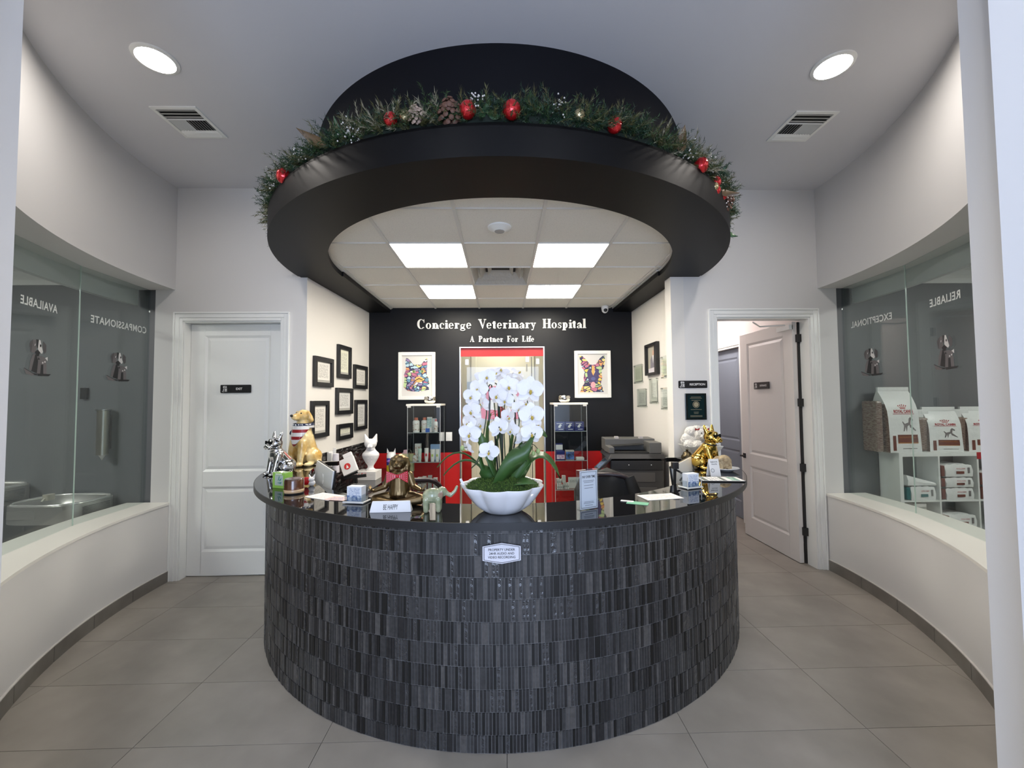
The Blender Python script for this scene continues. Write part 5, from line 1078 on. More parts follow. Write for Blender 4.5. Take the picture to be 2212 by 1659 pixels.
for x, n_ in ((-.945,'left'),(.80,'right')):
    t = tag(MB().lathe([(0,0),(.04,0),(.065,.02),(.078,.05),(.072,.085),(.066,.092),(.062,.088),(.066,.05),(.05,.018),(0,.012)],32).build('steel_bowl', mat('polished_steel', (.8,.78,.74), .08, 1), smooth=50), 'polished steel pet bowl on top of the %s glass cabinet' % n_, 'bowl'); t.location = (x,5.33,1.661)
LW = mat('label_white', (.75,.73,.70), .4); ORG = mat('cap_orange', (.55,.12,.05), .4); PNK = mat('cap_pink', (.65,.2,.2), .4); LBL = mixcol('label_print', (.72,.68,.63), (.40,.22,.14), 45, .5, contrast=(.5,.62))
def bottle(label, x, y, z, w, h, cap, body=LW, group='medicine bottles in the left cabinet'):
    t = thing('medicine_bottle', label, 'bottle', (x,y,z), 0, group); r = w/2
    MB().lathe([(0,0),(r,0),(r,h*.74),(r*.8,h*.80),(r*.5,h*.82),(r*.5,h*.84)],20).build('bottle_body', body, t, smooth=40); MB().lathe([(0,h*.83),(r*.58,h*.83),(r*.55,h),(0,h)],16).build('cap', cap, t, smooth=40)
    m = MB(); n=10; vs=[]
    for i in range(n+1): a = PI*(1.1+.8*i/n); vs += [((r+.0006)*math.cos(a),(r+.0006)*math.sin(a),h*.12),((r+.0006)*math.cos(a),(r+.0006)*math.sin(a),h*.6)]
    m.add(vs,[(2*i,2*i+2,2*i+3,2*i+1) for i in range(n)]); m.build('label_wrap', LBL, t, smooth=60); return t
bottle('wide white bottle with orange cap, leftmost on the upper shelf of the left cabinet', -1.12,5.32,1.299,.085,.185,ORG); bottle('white bottle with orange cap second from the left on that upper shelf', -1.02,5.36,1.299,.080,.185,ORG)
bottle('small white bottle with pink cap at the right end of the upper shelf', -.865,5.30,1.299,.05,.165,PNK)
def carton(label, x, y, z, w, d, h, m, group=None, cat='box', name='carton', strip=None, rz=0, sm=None, zz=None):
    t = thing(name, label, cat, (x,y,z), rz, group); MB().box(-w/2,-d/2,0,w/2,d/2,h).build('box_body', m, t, bevel=.001)
    if strip: MB().box(-w/2+.001,-d/2-.0012,h*(zz or .0)+.001,w/2-.001,-d/2-.0001,h*(zz or 0)+h*strip).build('printed_panel', sm, t)
    return t
BLU = mat('print_blue', (.04,.12,.45), .4); NAVY = mat('navy_carton', (.015,.02,.14), .35)
carton('tall white and green carton on the upper shelf of the left cabinet', -.95,5.34,1.299,.06,.05,.19, LW, strip=.62, sm=mixcol('pale_green_print',(.55,.65,.60),(.2,.35,.35),60,.4), zz=.3)
carton('blue box lying in front of the green carton on the upper shelf', -.965,5.275,1.299,.05,.02,.05, BLU, rz=.0)
carton('slim clear-sided carton behind the pink-capped bottle', -.90,5.42,1.299,.05,.04,.17, mat('carton_grey',(.5,.53,.53),.4))
for i,(x,y,w,h,m_,lab) in enumerate(((-1.14,5.33,.06,.075,LW,'bottom jar of the stack at the left of the lower shelf'),)): bottle('squat white jar, '+lab, x,y,.926,w,h,LW)
t = carton('white carton stack top on the lower shelf, left cabinet', -1.115,5.42,.926,.075,.06,.215, LW, strip=.8, sm=LBL, zz=.1)
def tubeb(label, x, y, w, h, m_, sm):
    t = thing('ointment_tube', label, 'tube', (x,y,.926), 0, 'ointment tubes on the lower shelf of the left cabinet'); M_ = MB(); n=12; vs=[]
    for z, a, b in ((.0,w*.36,w*.36),(.02,w*.36,w*.36),(h*.2,w*.42,w*.38),(h,w*.5,.003)):
        for k in range(n): q = 2*PI*k/n; vs.append((a*math.cos(q),b*math.sin(q),z))
    M_.add(vs,[(i*n+k,i*n+(k+1)%n,(i+1)*n+(k+1)%n,(i+1)*n+k) for i in range(3) for k in range(n)]+[tuple(range(n-1,-1,-1)),tuple(3*n+k for k in range(n))]); M_.build('tube_body', m_, t, smooth=40)
    MB().cbox((0,-w*.33,h*.5),(w*.35,.002,h*.2)).build('label_mark', sm, t); return t
tubeb('pale green tube, leftmost of the tubes', -1.07,5.30,.05,.165,mat('tube_mint',(.50,.62,.55),.4),LW); tubeb('white tube with a red mark', -.985,5.30,.055,.17,LW,mat('mark_red',(.5,.03,.05),.4)); tubeb('white tube with a green mark, left of two', -.905,5.29,.06,.155,LW,mat('mark_green',(.4,.5,.1),.4)); tubeb('white tube with a green mark, right of two', -.845,5.29,.055,.155,LW,MATS['mark_green'])
carton('blue and white carton lying behind the tubes', -.89,5.45,.926,.13,.06,.20, mat('pale_blue_carton',(.25,.38,.60),.4))
for i,(x,h,mm) in enumerate(((-1.08,.16,LW),(-1.02,.17,LW),(-.95,.18,mat('carton_grey2',(.4,.42,.42),.4)),(-.88,.15,LW))): carton('pale carton on the lowest left cabinet shelf, %s from the left' % ('first','second','third','fourth')[i], x,5.36,.556,.05,.05,h,mm, group='cartons on the lowest shelf of the left cabinet', strip=.2, sm=INK, zz=.5)
for i,x in enumerate((.735,.86,.985)):
    t = carton('navy carton with a white arc, %s of three in the right cabinet' % ('left','middle','right')[i], x-.0,5.33,1.299,.118,.08,.115, NAVY, group='navy cartons in the right cabinet')
    M_ = MB(); M_.add([(.01+.04*math.cos(a),-.0408,.02+.065*math.sin(a)) for a in [PI/2+.15*k for k in range(9)]]+[(.022+.022*math.cos(a),-.0408,.02+.045*math.sin(a)) for a in [PI/2+.15*k for k in range(8,-1,-1)]],[tuple(range(18))]); M_.box(-.045,-.0408,.09,.03,-.0402,.097); M_.box(-.02,-.0408,.015,.04,-.0402,.022); M_.build('printed_arc', LW, t)
carton('dark carton with a white label, upper left of the right cabinet lower shelf', .73,5.40,.926,.09,.06,.20, NAVY, strip=.33, sm=LW, zz=.6)
carton('blue and pink carton at the left front of the lower shelf, right cabinet', .735,5.31,.926,.105,.07,.115, NAVY, strip=.5, sm=mixcol('pink_print',(.45,.12,.3),(.7,.65,.7),40,.4), zz=.1)
t = carton('grey carton with a blue and black picture on the lower shelf, right cabinet', .855,5.31,.926,.108,.07,.122, mat('carton_tan',(.42,.40,.36),.4), strip=.8, sm=mixcol('blue_picture',(.02,.02,.03),(.12,.25,.65),20,.4), zz=.05)
carton('flat pile of white leaflets at the right of the lower shelf, right cabinet', .985,5.31,.926,.10,.09,.03, LW, cat='leaflets', name='leaflet_pile')
k_ = 0
for (x,z,w,h) in [(.685+.024*i,.556,.02,.055) for i in range(4)]+[(.765+.026*i,.556,.02,.075) for i in range(3)]+[(.68+.022*i,.615,.018,.07) for i in range(3)]+[(.765,.634+.018*i,.045,.016) for i in range(5)]:
    t = thing('medicine_carton','tiny white medicine carton in the pile on the lowest shelf of the right cabinet','box',(x+.01,5.31,z),0,'tiny white cartons on the lowest shelf of the right cabinet'); MB().box(-w/2,-.03,0,w/2,.03,h).build('box_body', LW, t, bevel=.001); MB().box(-w/2+.002,-.0305,h*.3,w/2-.002,-.0301,h*.6).build('printed_band', mat('band_grey',(.35,.36,.33),.5), t)
t = carton('white certificate-like display card on the lowest shelf of the right cabinet', .92,5.33,.556,.17,.01,.14, LW, cat='card', name='display_card', strip=.3, sm=printmat('card_lines',(.7,.7,.68),(.2,.2,.2),6), zz=.5)
# on the side desk
bx = thing('white_box','white carton with red print under the cat bust','box',(-1.60,4.92,.785),-.06); MB().box(-.125,-.10,0,.125,.10,.10).build('box_body', mat('box_white',(.74,.72,.71),.35), bx, bevel=.003); MB().box(-.11,-.1012,.05,.02,-.1002,.085).build('red_print', mixcol('red_print',(.7,.68,.67),(.6,.08,.08),40,.4,contrast=(.5,.6)), bx)
t = thing('cat_bust','white cat bust in a buttoned coat standing on the white carton','statue',(-1.575,4.93,.885),.15); WC = mat('plaster_white',(.80,.79,.79),.35); s = .40
it = [('l',[(0,0),(.13*s,0),(.14*s,.03*s),(.09*s,.06*s),(.085*s,.13*s),(.12*s,.18*s),(.17*s,.26*s),(.225*s,.36*s),(.25*s,.44*s),(.235*s,.50*s),(.16*s,.57*s),(.12*s,.64*s),(.12*s,.72*s),(0,.74*s)],T(sc=(1,.68,1))),('e',S(0,-.02,.62),S(.13,.12,.05)),('e',S(0,-.03,.78),S(.18,.16,.15)),('e',S(0,-.16,.73),S(.075,.06,.05)),('e',S(.04,-.2,.70),S(.045,.035,.035)),('e',S(-.04,-.2,.70),S(.045,.035,.035))]
for x in (-1,1): it += [('c',S(x*.10,0,.85),.095*s,S(x*.165,.0,1.05),.022*s),('e',S(x*.07,-.15,.80),S(.025,.018,.02))]
blob('bust', it, WC, t, voxel=.006, smooth=2)
m = MB()
for x in (-.05,.05):
    for z in (.22,.31,.40): m.ell(S(x,-.155,z+.06),S(.012,.02,.012),None,8,6)
m.build('coat_buttons', WC, t, smooth=60)
t = thing('wipes_tub','cylindrical wipes tub, white with blue and yellow label, beside the cat bust','tub',(-1.435,5.32,.785))
MB().lathe([(0,0),(.058,0),(.06,.006),(.06,.225),(.055,.235),(.045,.26),(0,.262)],28).build('tub_body', WHT, t, smooth=40); MB().lathe([(.0606,.012),(.0606,.105)],28,cap=False).build('yellow_label', mat('label_yellow',(.75,.62,.03),.35), t, smooth=60); MB().lathe([(.0608,.10),(.0608,.19)],28,cap=False).build('blue_label', mat('label_blue',(.05,.08,.42),.35), t, smooth=60); MB().ell((0,-.058,.15),(.045,.01,.022)).build('oval_mark', mat('label_violet',(.28,.16,.5),.35), t, smooth=60)
m = MB()
for x in (-1,1): m.add([(x*.022,-.01,.25),(x*.056,-.01,.25),(x*.052,-.01,.315),(x*.04,.02,.25)],[(0,1,2),(0,2,3),(1,3,2),(0,3,1)])
m.build('cat_ear', WHT, t)
t = thing('tissue_box','cream tissue box behind the wipes tub with a pink tissue','box',(-1.30,5.50,.785)); MB().box(-.055,-.08,0,.055,.08,.22).build('box_body', mat('cream_carton',(.66,.62,.56),.5), t, bevel=.003); m=MB(); m.add([(-.03,0,.22),(.03,0,.22),(.02,0,.27),(-.025,.01,.265)],[(0,1,2,3)]); m.build('tissue', mat('pink_tissue',(.7,.45,.5),.7), t)
t = thing('gift_bag','small yellow-green paper bag with a string handle at the end of the side desk','bag',(-1.245,5.42,.785)); MB().box(-.075,-.03,0,.075,.03,.225).build('bag_body', mat('bag_yellow_green',(.52,.50,.27),.6), t, bevel=.002); m = MB(); m.tube(curve([(-.02,0,.225),(.0,0,.28),(.03,0,.275),(.05,0,.225)]),.002,5); m.build('string_handle', mat('string',(.5,.48,.4),.7), t); MB().box(-.05,.0,.225,-.01,.004,.26).build('pink_paper', MATS['pink_tissue'], t)
# cup dispenser on the splashback, bag on a black stand
t = thing('cup_stack','upside-down stack of white paper cups on the tiled splashback','cups',(-1.84,4.52,1.02)); m = MB(); m.lathe([(.036,-.09),(.040,-.085),(.036,0),(.030,.115),(0,.116)],20,T((.02,0,0))); m.build('cups', mat('cup_white',(.72,.70,.78),.4), t, smooth=40); 
m = MB(); m.box(-.03,-.06,-.02,.0,-.045,.13); m.box(-.03,.045,-.02,.0,.06,.17); m.box(-.05,-.06,-.02,-.03,.06,.14); m.build('bracket', WHT, t, bevel=.002)
t = thing('bag_stand','black card terminal stand with angled arm on the side desk','stand',(-1.52,4.30,.785)); m = MB(); m.rbox(-.10,-.07,0,.10,.07,.02,.02); m.tube([(0,0,.02),(-.01,0,.16)],.02,10); m.build('stand_base', BLK, t, bevel=.002); m = MB(); m.box(-.10,-.05,.13,.13,-.035,.16,T(rot=(0,-.1,0))); m.build('tray', MBLK, t); m = MB(); m.tube([(.0,-.05,.0),(.09,-.10,-.03)],.012,8) if False else m.box(-.10,-.02,.16,.08,-.008,.19,T(rot=(0,-.35,0))); m.build('arm', MBLK, t)
t = thing('paper_bag','white paper bag with a red emblem leaning on the black stand','bag',(-1.555,4.26,.965),0); M4 = T((0,0,0),(-.35,-.42,.15)); m = MB(); m.box(-.075,-.02,0,.075,.02,.17,M4); m.build('bag_body', mat('bag_white',(.78,.76,.76),.5), t, bevel=.004); m = MB(); m.box(-.02,-.018,.17,.07,.018,.215,M4); m.build('bag_top', MATS['bag_white'], t, bevel=.004)
m = MB(); m.lathe([(0,0),(.033,0)],24,M4 @ T((-.01,-.0225,.08),(PI/2,0,0)),cap=False); m.build('red_emblem', mat('emblem_red',(.6,.03,.03),.4), t); m = MB(); m.prism([(-.015,-.018),(.012,-.018),(.0,.018)],0,.0008,M4 @ T((-.01,-.0232,.08),(PI/2,0,0))); m.build('emblem_cutout', PAPER, t)
# printer
t = thing('office_printer','large dark grey office copier at the right wall of the niche','printer',(1.465,4.74,0),-.08); GY = mat('copier_grey',(.05,.048,.05),.45); GD2 = mat('copier_dark',(.022,.022,.024),.4); GL2 = mat('copier_pale',(.085,.08,.08),.45)
MB().rbox(-.27,-.28,.03,.30,.28,.93,.02).build('body', GY, t, bevel=.004); MB().rbox(-.28,-.29,.93,.30,.29,1.03,.02).build('upper_band', GD2, t, bevel=.004)
m = MB(); m.box(-.20,-.284,.80,.20,-.279,.90); m.build('front_cover', GL2, t, bevel=.002) 
for z in (.10,.32,.54): MB().rbox(-.25,-.29,z,.22,-.275,z+.20,.006).build('drawer', GL2, t, bevel=.003); 
for z in (.20,.42,.64): MB().box(-.07,-.293,z,.05,-.289,z+.025).build('drawer_handle', MBLK, t)
m = MB(); m.add([(-.30,-.30,1.05),(.31,-.30,1.05),(.31,.29,1.05),(-.30,.29,1.05),(-.27,-.27,1.10),(.31,-.27,1.10),(.31,.29,1.10),(-.27,.29,1.10)],[(0,3,2,1),(4,5,6,7),(0,1,5,4),(1,2,6,5),(2,3,7,6),(3,0,4,7)]); m.build('scanner_lid', GD2, t, bevel=.004)
m = MB(); m.box(-.28,.02,1.10,.29,.29,1.24); m.box(.16,-.24,1.10,.29,.02,1.22); m.box(-.28,-.24,1.10,-.22,.02,1.17); m.build('document_feeder', mat('copier_feeder',(.10,.098,.095),.45), t, bevel=.008)
m = MB(); m.box(-.22,-.22,1.10,.16,.02,1.112); m.box(-.18,-.12,1.17,.20,.06,1.18,T(rot=(0,-.06,0))); m.build('feeder_tray', MBLK, t)
m = MB(); m.box(-.16,.03,1.235,-.12,.10,1.262); m.box(.12,.03,1.235,.16,.10,1.262); m.build('paper_guide', mat('guide_pale',(.45,.42,.42),.4), t)
M4 = T((-.34,-.30,.98),(-.0,-.75,.0)); m = MB(); m.box(-.10,-.02,0,.10,.22,.02,M4); m.build('control_panel', GD2, t, bevel=.003); m = MB(); m.box(-.07,.0,.0205,.06,.18,.0215,M4); m.build('touch_screen', mat('screen_dark_blue',(.02,.03,.045),.1), t)
MB().ell((-.08,-.293,.985),(.006,.004,.006)).build('indicator', PAPER, t); MB().ell((.16,-.293,.985),(.006,.004,.006)).build('indicator', PAPER, t)
# chairs
def office_chair(label, x, y, rz, jacket):
    t = thing('office_chair', label, 'chair', (x,y,0), rz); FR_ = mat('chair_frame_dark',(.022,.012,.016),.35)
    m = MB()
    for k in range(5): a = 2*PI*k/5+.3; m.tube([(0,0,.11),(.26*math.cos(a),.26*math.sin(a),.07)],.018,8)
    m.tube([(0,0,.08),(0,0,.42)],.022,10); m.build('star_base', FR_, t, smooth=50)
    m = MB()
    for k in range(5): a = 2*PI*k/5+.3; m.ell((.26*math.cos(a),.26*math.sin(a),.032),(.03,.018,.03),(0,0,a),12,8)
    m.build('castors', MBLK, t, smooth=60); MB().rbox(-.24,-.24,.43,.24,.22,.50,.08).build('seat', mat('seat_fabric',(.02,.02,.022),.9), t, bevel=.02)
    n = 24; pts = []
    for k in range(n+1):
        a = -PI/2+2*PI*k/n; u = math.cos(a); v = math.sin(a); X = .235*(abs(u)**.6)*(1 if u > 0 else -1)*(1.0 if v > 0 else .85); Z = .83+.245*(abs(v)**.8)*(1 if v > 0 else -1)*(1 if v < 0 or True else 1); Y = .25-.06*(1-abs(u))*0+.05*u*u*-1+.04*(v if v > 0 else 0); pts.append((X,Y,Z))
    m = MB(); m.tube(pts, .02, 8, cap=False); m.tube([(0,.05,.44),(0,.27,.50),(0,.275,.60)],.02,8); m.build('back_frame', FR_, t, smooth=60)
    if not jacket:
        ms = MB(); N = 46
        for i in range(N):
            f_ = -1+2*(i+.5)/N; X = .232*f_; hz = .24*max(0,1-abs(f_)**3)**.6; ms.tube([(X,.25-.05*f_*f_,.83-hz),(X,.25-.05*f_*f_,.83+hz)],.0012,4)
        for i in range(N):
            f_ = -1+2*(i+.5)/N; Z = .83+.24*f_; hx = .23*max(0,1-abs(f_)**3)**.6; ms.tube([(hx*q,.25-.05*(hx*q/.235)**2,Z) for q in (-1,-.5,0,.5,1)],.0012,4)
        ms.build('mesh_back', mat('mesh_black',(.012,.010,.012),.6), t, kind='stuff')
    else:
        MB().ell((0,.245,.83),(.225,.02,.24)).build('padded_back', MBLK, t, smooth=60)
    for x_ in (-1,1):
        m = MB(); m.tube([(x_*.26,.05,.45),(x_*.28,.03,.66)],.014,8); m.rbox(x_*.28-.035,-.16,.66,x_*.28+.035,.10,.69,.03); m.build('armrest', MBLK, t, smooth=50)
    return t
office_chair('dark office chair with a see-through mesh back behind the meditating dog', -.78, 3.55, PI+.30, False)
office_chair('black office chair draped with a jacket behind the acrylic sign', .935, 3.70, PI-.25, True)
t = thing('black_jacket','black jacket hanging over the back of the right office chair','jacket',(.935,3.70,0),PI-.25)
m = MB(); n, r_ = 28, 16; vs = []; rg = random.Random(4)
for i in range(r_+1):
    v = i/r_
    for k in range(n+1):
        a = 2*PI*k/n; top = v < .12; W_ = .17+.06*min(1,v*3.2)+.012*math.sin(a*5+v*3); D_ = .055+.05*v+.012*math.sin(a*7+v*6); 
        if v < .12: q = math.sin(v/.12*PI/2); W_ *= q; D_ *= q
        vs.append((W_*math.cos(a)+.01*math.sin(v*9), .245+D_*math.sin(a), 1.125-.045*(abs(math.cos(a))**2)*(1 if v > .0 else 0)*min(1,v*5)-(.56*v)))
m.add(vs,[(i*(n+1)+k,i*(n+1)+k+1,(i+1)*(n+1)+k+1,(i+1)*(n+1)+k) for i in range(r_) for k in range(n)]); m.build('jacket_body', mat('jacket_black',(.012,.012,.012),.75), t, smooth=60)
m = MB(); m.tube([(.17,.25,1.05),(.225,.27,.92),(.23,.30,.75),(.22,.30,.60)],0,10,[.05,.055,.05,.045]); m.build('sleeve', MATS['jacket_black'], t, smooth=60); m = MB(); m.tube([(-.17,.25,1.05),(-.22,.27,.92),(-.22,.30,.75)],0,10,[.05,.055,.045]); m.build('sleeve', MATS['jacket_black'], t, smooth=60)

# ================================================================ SIDE ROOMS SEEN THROUGH THE WINDOWS
# left: bi-level steel drinking fountain and cup dispenser
SB = mat('satin_steel',(.50,.50,.48),.30,.8)
def basin(name, label, x, y, z, w, d, h):
    t = thing(name, label, 'drinking fountain', (x,y,z)); n = 40
    def out(f, n=n): 
        p = []
        for i in range(n): a = 2*PI*i/n; p.append((w/2*f*abs(math.cos(a))**.6*(1 if math.cos(a) > 0 else -1), -d/2+d/2*f*abs(math.sin(a))**.75*(1 if math.sin(a) > 0 else -1)))
        return p
    o1, o2, o3 = out(1), out(.95), out(.84); m = MB(); vs = [(a,b,-h) for a,b in o1]+[(a,b,-.006) for a,b in o1]+[(a,b,0) for a,b in o2]+[(a,b,-.015) for a,b in o3]+[(a*.75,-d/2+(b+d/2)*.75,-.115) for a,b in o3]
    m.add(vs,[(k*n+i,k*n+(i+1)%n,(k+1)*n+(i+1)%n,(k+1)*n+i) for k in range(4) for i in range(n)]+[tuple(range(n-1,-1,-1)),tuple(4*n+i for i in range(n))]); m.build('basin', SB, t, smooth=40)
    m = MB(); m.tube([(a_,b_,.0) for a_,b_ in out(.93)]+[(out(.93)[0][0],out(.93)[0][1],0)],.011,8,cap=False); m.build('rolled_rim', mat('bright_rim_steel',(.8,.8,.78),.18,.6), t, smooth=60); m = MB()
    for k in range(7): pass
    for k in range(8): MB().box(w/2*.985,-d*.8,-h+.035+.012*k,w/2*1.004,-d*.3,-h+.040+.012*k).build('louvre', mat('louvre_dark',(.08,.08,.08),.4), t)
    m = MB(); m.rbox(-.16,-d*.5-.03,-.0,-.10,-d*.5+.04,.05,.018); m.tube([(-.13,-d*.5-.03,.02),(-.13,-d*.5-.055,-.005)],.007,8); m.build('bubbler', mat('bubbler_plastic',(.45,.43,.36),.3), t, smooth=40)
    m = MB(); m.rbox(-w*.3,-d-.004,-h+.05,w*.05,-d+.002,-h+.12,.001) ; m.build('push_bar', SB, t, bevel=.004)
    return t
basin('water_fountain','lower steel drinking fountain basin beyond the left window', -4.00,4.095,.83,.66,.50,.155); basin('water_fountain','higher steel drinking fountain basin at the left edge, beyond the left window', -4.78,4.095,.95,.66,.50,.155)
struct(MB().box(-5.2,4.10,.55,-3.66,4.139,1.02).build('trim_3', mat('backplate_steel',(.20,.21,.21),.35,.5))) if False else None
t = thing('cup_dispenser','tall steel paper cup dispenser on the charcoal wall beyond the left window','dispenser',(-3.84,4.03,1.21)); MB().lathe([(.045,0),(.045,.43)],24,cap=True).build('tube_body', mat('dispenser_steel',(.62,.60,.52),.3,1), t, smooth=40); MB().lathe([(.0,.435),(.056,.435),(.056,.425),(.046,.42)],24).build('lid', STEEL, t, smooth=40); MB().lathe([(0,-.055),(.028,0),(.03,.005)],20).build('paper_cone', PAPER, t, smooth=40); MB().box(-.02,.04,.05,.02,.07,.38).build('wall_bracket', BLK, t)
t = thing('wall_sensor','small black box on the charcoal wall beside the left window mullion','sensor',(-4.08,4.10,1.80)); MB().rbox(-.03,-.03,-.055,.03,0,.055,.008).build('housing', BLK, t, bevel=.003)
# right: cube shelving with food bags
t = thing('cube_shelving','white open cube shelving beyond the right window','shelf',(3.80,3.88,0)); SH = mat('shelf_white',(.78,.80,.78),.4); nx = 4; cw = .383; D_ = .215; H_ = 1.125
for k in range(nx+1): w_ = .035 if k in (0,nx) else .016; x = k*cw; MB().box(x if k else 0,0,0,x+w_,D_,H_).build('upright', SH, t)
MB().box(0,-.001,H_-.001,nx*cw+.035,D_,H_+.036).build('top_board', SH, t); 
for z in (.0,.315,.69): 
    for k in range(nx): MB().box(k*cw+.016,0.002,z,(k+1)*cw,D_,z+.016 if z else .035).build('shelf_board', SH, t)
MB().box(0,D_-.004,0,nx*cw+.03,D_,H_).build('back_sheet', mat('shelf_back',(.25,.27,.28),.5), t)
st = thing('shelf_sticker','red sticker with white lettering on the shelf top edge','sticker',(4.60,3.878,1.125)); MB().box(-.035,-.002,-.03,.26,0,.035).build('sticker_sheet', mat('sticker_red',(.45,.01,.02),.4), st); text('lettering','ONLINE PHARMACY',PAPER,st,(.12,-.003,-.012),width=.22,height=.016,bold=.02)
BAGW = mat('bag_gloss_white',(.78,.80,.79),.22,coat=.5,bump=(22,.5)); BAGB = mixcol('bag_brown_side',(.12,.06,.045),(.30,.24,.20),40,.25,coat=.5,stretch=(1,1,6),contrast=(.4,.6)); BPR = mat('bag_red_print',(.42,.02,.03),.4); BBR = mat('bag_brown_band',(.16,.05,.035),.3); BOR = mat('bag_orange_band',(.45,.20,.06),.4); BTL = mat('bag_teal',(.03,.16,.17),.3)
def food_bag(label, x, y, z, w, d, h, rz, lean=0, group='food bags standing on the shelf top'):
    t = thing('food_bag', label, 'bag', (x,y,z), rz, group); m = MB(); n = 9; prof = []
    for i in range(n+1): v = i/n; prof.append((v*h, d*(1-.15*v) if v < .62 else d*(.907)*(1-((v-.62)/.38)**1.6*.93), w*(1-.03*math.sin(v*PI))))
    F = []; 
    for zz, dd, ww in prof: F += [(-ww/2,-dd/2,zz),(ww/2,-dd/2,zz),(ww/2,dd/2,zz),(-ww/2,dd/2,zz)]
    lean_ = lambda p: (p[0]+0*p[2], p[1]+lean*(p[2]/h)**2*d*.5, p[2]); F = [lean_(p) for p in F]
    for i in range(n):
        for k in range(4): m.mi = 1 if k in (1,3) and i < n-2 else 0; m.f.append((4*i+k,4*i+(k+1)%4,4*(i+1)+(k+1)%4,4*(i+1)+k)); m.m.append(m.mi)
    m.v = F; m.f += [(3,2,1,0),(4*n,4*n+1,4*n+2,4*n+3)]; m.m += [0,0]; b = m.build('bag_body', [BAGW,BAGB], t, smooth=45)
    m = MB(); zz = h; m.box(-w*.5,-.012+lean*d*.5,h-.004,w*.5,.008+lean*d*.5,h+.035,None); m.build('top_seal', BAGW, t, bevel=.002)
    # front print follows the slope of the front face
    def fp(u, v):     # u across, v up -> point just in front of the face
        zz = v*h; i = min(n-1, int(v*n)); f_ = v*n-i; dd = prof[i][1]*(1-f_)+prof[i+1][1]*f_; ww = prof[i][2]; return (u*ww, -dd/2-.0015+lean*v*v*d*.5, zz)
    def quad(nm, u0, v0, u1, v1, mt, k=4):
        m = MB(); vs = []; 
        for i in range(k+1): vs += [fp(u0,v0+(v1-v0)*i/k), fp(u1,v0+(v1-v0)*i/k)]
        m.add(vs,[(2*i,2*i+1,2*i+3,2*i+2) for i in range(k)]); return m.build(nm, mt, t)
    quad('side_band',-.40,.03,-.30,.27,BBR); quad('name_panel',-.24,.155,.40,.285,BBR); quad('orange_line',-.24,.145,.40,.16,BOR,1); quad('underline',-.33,.615,.36,.622,BPR,1); quad('foot_line',-.1,.06,.35,.068,MATS['copier_pale'],1)
    vs, fs = textm('ROYAL CANIN', 1, 1, bold=.03); m = MB(); m.add([(lambda q: (q[0], q[1]-.0006, q[2]))(fp(.02+v[0]*.62, .66+v[2]*.055)) for v in vs], fs); m.build('lettering', BPR, t)
    m = MB()
    m.add([fp(.03+a, b) for a, b in ((-.09,.715),(.09,.715),(.085,.702),(-.085,.702))],[(0,1,2,3)])
    for a in (-.10,-.05,0,.05,.10):
        c = .03+a; t0 = .757-abs(a)*.14; m.add([fp(c*1.0-a*.22-.016,.72),fp(c-a*.22+.016,.72),fp(c+a*.2+.004,t0),fp(c+a*.2-.004,t0)],[(0,1,2,3)]); q = fp(c+a*.25,t0+.008); m.lathe([(.0055*w/.3,0),(0,0)],10,T((q[0],q[1]-.0004,q[2]),(PI/2,0,0)),cap=False)
    m.build('crown_mark', BPR, t)
    dg = [(.0,.33),(.04,.42),(.10,.44),(.12,.40),(.30,.34),(.30,.36),(.14,.45),(.16,.52),(.22,.50),(.24,.53),(.15,.57),(.10,.54),(.08,.48),(-.04,.46),(-.10,.50),(-.12,.49),(-.07,.43),(-.10,.34),(-.07,.34),(-.02,.41)]
    m = MB(); m.add([fp(a+.06,b) for a,b in dg],[tuple(range(len(dg)))]); m.build('dog_print', mat('dog_grey',(.2,.19,.19),.4), t)
    for u, v in ((.36,.23),(.2,.26)): pass
    if abs(w) > .2: 
        vs, fs = textm('GASTROINTESTINAL', 1, 1); m = MB(); m.add([(lambda q: (q[0], q[1]-.0006, q[2]))(fp(.08+v[0]*.56, .245+v[2]*.025)) for v in vs], fs); m.build('lettering', MATS['bag_orange_band'], t)
    return t
food_bag('largest upright food bag, leftmost front one on the shelf top', 3.885,3.985,1.162,.32,.19,.60,.02,.25); food_bag('large food bag behind the leftmost one on the shelf top', 3.77,4.07,1.162,.22,.12,.60,-.9,-.1) if False else None
b2 = thing('food_bag','brown-sided food bag tucked behind the leftmost big one','bag',(3.668,4.005,1.162),.0,'food bags standing on the shelf top'); m = MB(); m.box(-.035,-.085,0,.035,.085,.50); m.build('bag_body', BAGB, b2, bevel=.02)
food_bag('smaller upright food bag, second from the left on the shelf top', 4.33,3.99,1.162,.30,.14,.40,-.12,.2); food_bag('upright food bag partly hidden by the pillar, third on the shelf top', 4.72,3.99,1.162,.30,.14,.40,-.12,.2)
for x, lab in ((4.13,'first'),(4.54,'second')):
    b2 = thing('food_bag','brown-sided food bag in the row behind, %s one' % lab,'bag',(x,4.02,1.162),-.1,'food bags standing on the shelf top'); m = MB(); m.box(-.08,-.05,0,.08,.05,.33); m.build('bag_body', BAGB, b2, bevel=.02); m = MB(); m.box(-.12,-.02,.33,.10,.02,.41); m.build('top_seal', BAGW, b2, bevel=.004)
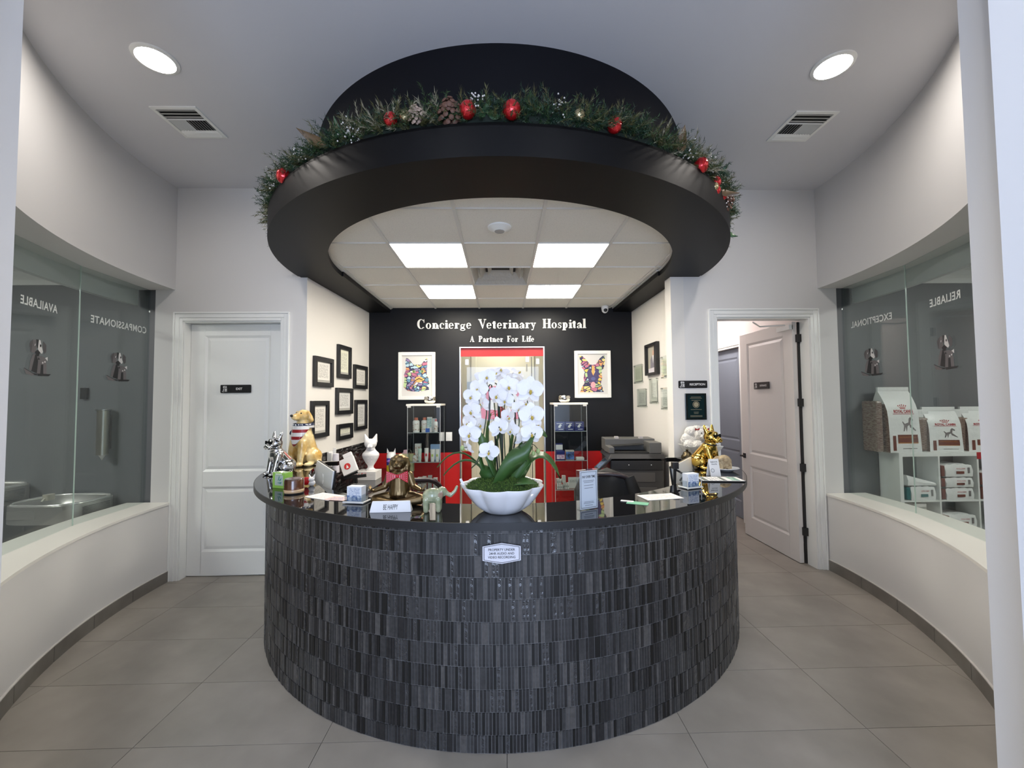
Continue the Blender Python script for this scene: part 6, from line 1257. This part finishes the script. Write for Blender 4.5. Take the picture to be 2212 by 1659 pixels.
def flat_bag(label, x, z, w, h, side=None, sag=0, pr=BBR):
    t = thing('food_bag', label, 'bag', (x,3.985,z), 0, 'food bags lying in the cube shelving'); m = MB(); n = 10; vs = []
    rg = random.Random(int(x*1000+z*100)); 
    for i in range(n+1):
        u = -.5+i/n; hh = h*(1-.14*(2*abs(u))**4)*(1+.06*math.sin(i*2.1)); 
        if sag: hh = h*(1-.75*i/n)
        for y, zz in ((-.10,0.0),(-.105,hh*.5),(-.09,hh),(.09,hh),(.10,0)): vs.append((u*w, y, zz))
    m.add(vs,[(i*5+k,i*5+(k+1)%5,(i+1)*5+(k+1)%5,(i+1)*5+k) for i in range(n) for k in range(5)]+[(0,1,2,3,4),tuple(n*5+k for k in (4,3,2,1,0))]); m.build('bag_body', BAGW, t, smooth=50, bevel=.002)
    if side: MB().box(-w/2-.035,-.095,.004,-w/2+.004,.09,h*.9).build('bag_side', side, t, bevel=.008)
    if not sag:
        MB().box(-w*.12,-.108,h*.25,w*.16,-.1055,h*.45).build('name_panel', pr, t); text('lettering','ROYAL CANIN',BPR,t,(.01,-.109,h*.66),width=w*.32,height=h*.10,bold=.02); MB().box(w*.30,-.108,h*.3,w*.37,-.1055,h*.75).build('dog_print', MATS['dog_grey'], t); 
    return t
flat_bag('sagging white food bag, upper one in the first cube', 4.02,.845,.28,.10,None,1); flat_bag('teal-sided food bag, lower one in the first cube', 4.03,.706,.24,.135,BTL,0,BTL)
for k, (z, h) in enumerate(((.706,.115),(.825,.095),(.925,.12))): flat_bag('brown-sided food bag, %s of the three in the second cube' % ('bottom','middle','top')[k], 4.39,z,.27,h,BBR)
for k, (z, h) in enumerate(((.332,.11),(.445,.12))): flat_bag('food bag in the lower second cube, %s one' % ('bottom','top')[k], 4.41,z,.26,h,BBR)
flat_bag('brown food bag in the third cube, beside the pillar', 4.78,.706,.27,.13,BBR); flat_bag('upper brown food bag in the third cube, beside the pillar', 4.78,.84,.27,.13,BBR)
for k, (x,z,w_,h) in enumerate(((3.90,.331,.15,.24),(4.06,.331,.12,.26),(4.02,.595,.10,.075))): 
    b2 = thing('white_carton','plain white carton in the lower first cube, %s' % ('left','right','topmost')[k],'box',(x,3.99,z),0,'cartons in the lower first cube'); MB().box(-w_/2,-.09,0,w_/2,.09,h).build('box_body', LW, b2, bevel=.002); MB().box(-w_/2+.004,-.0912,h*.35,w_/2-.004,-.0902,h*.6).build('printed_panel', MATS['band_grey'], b2)
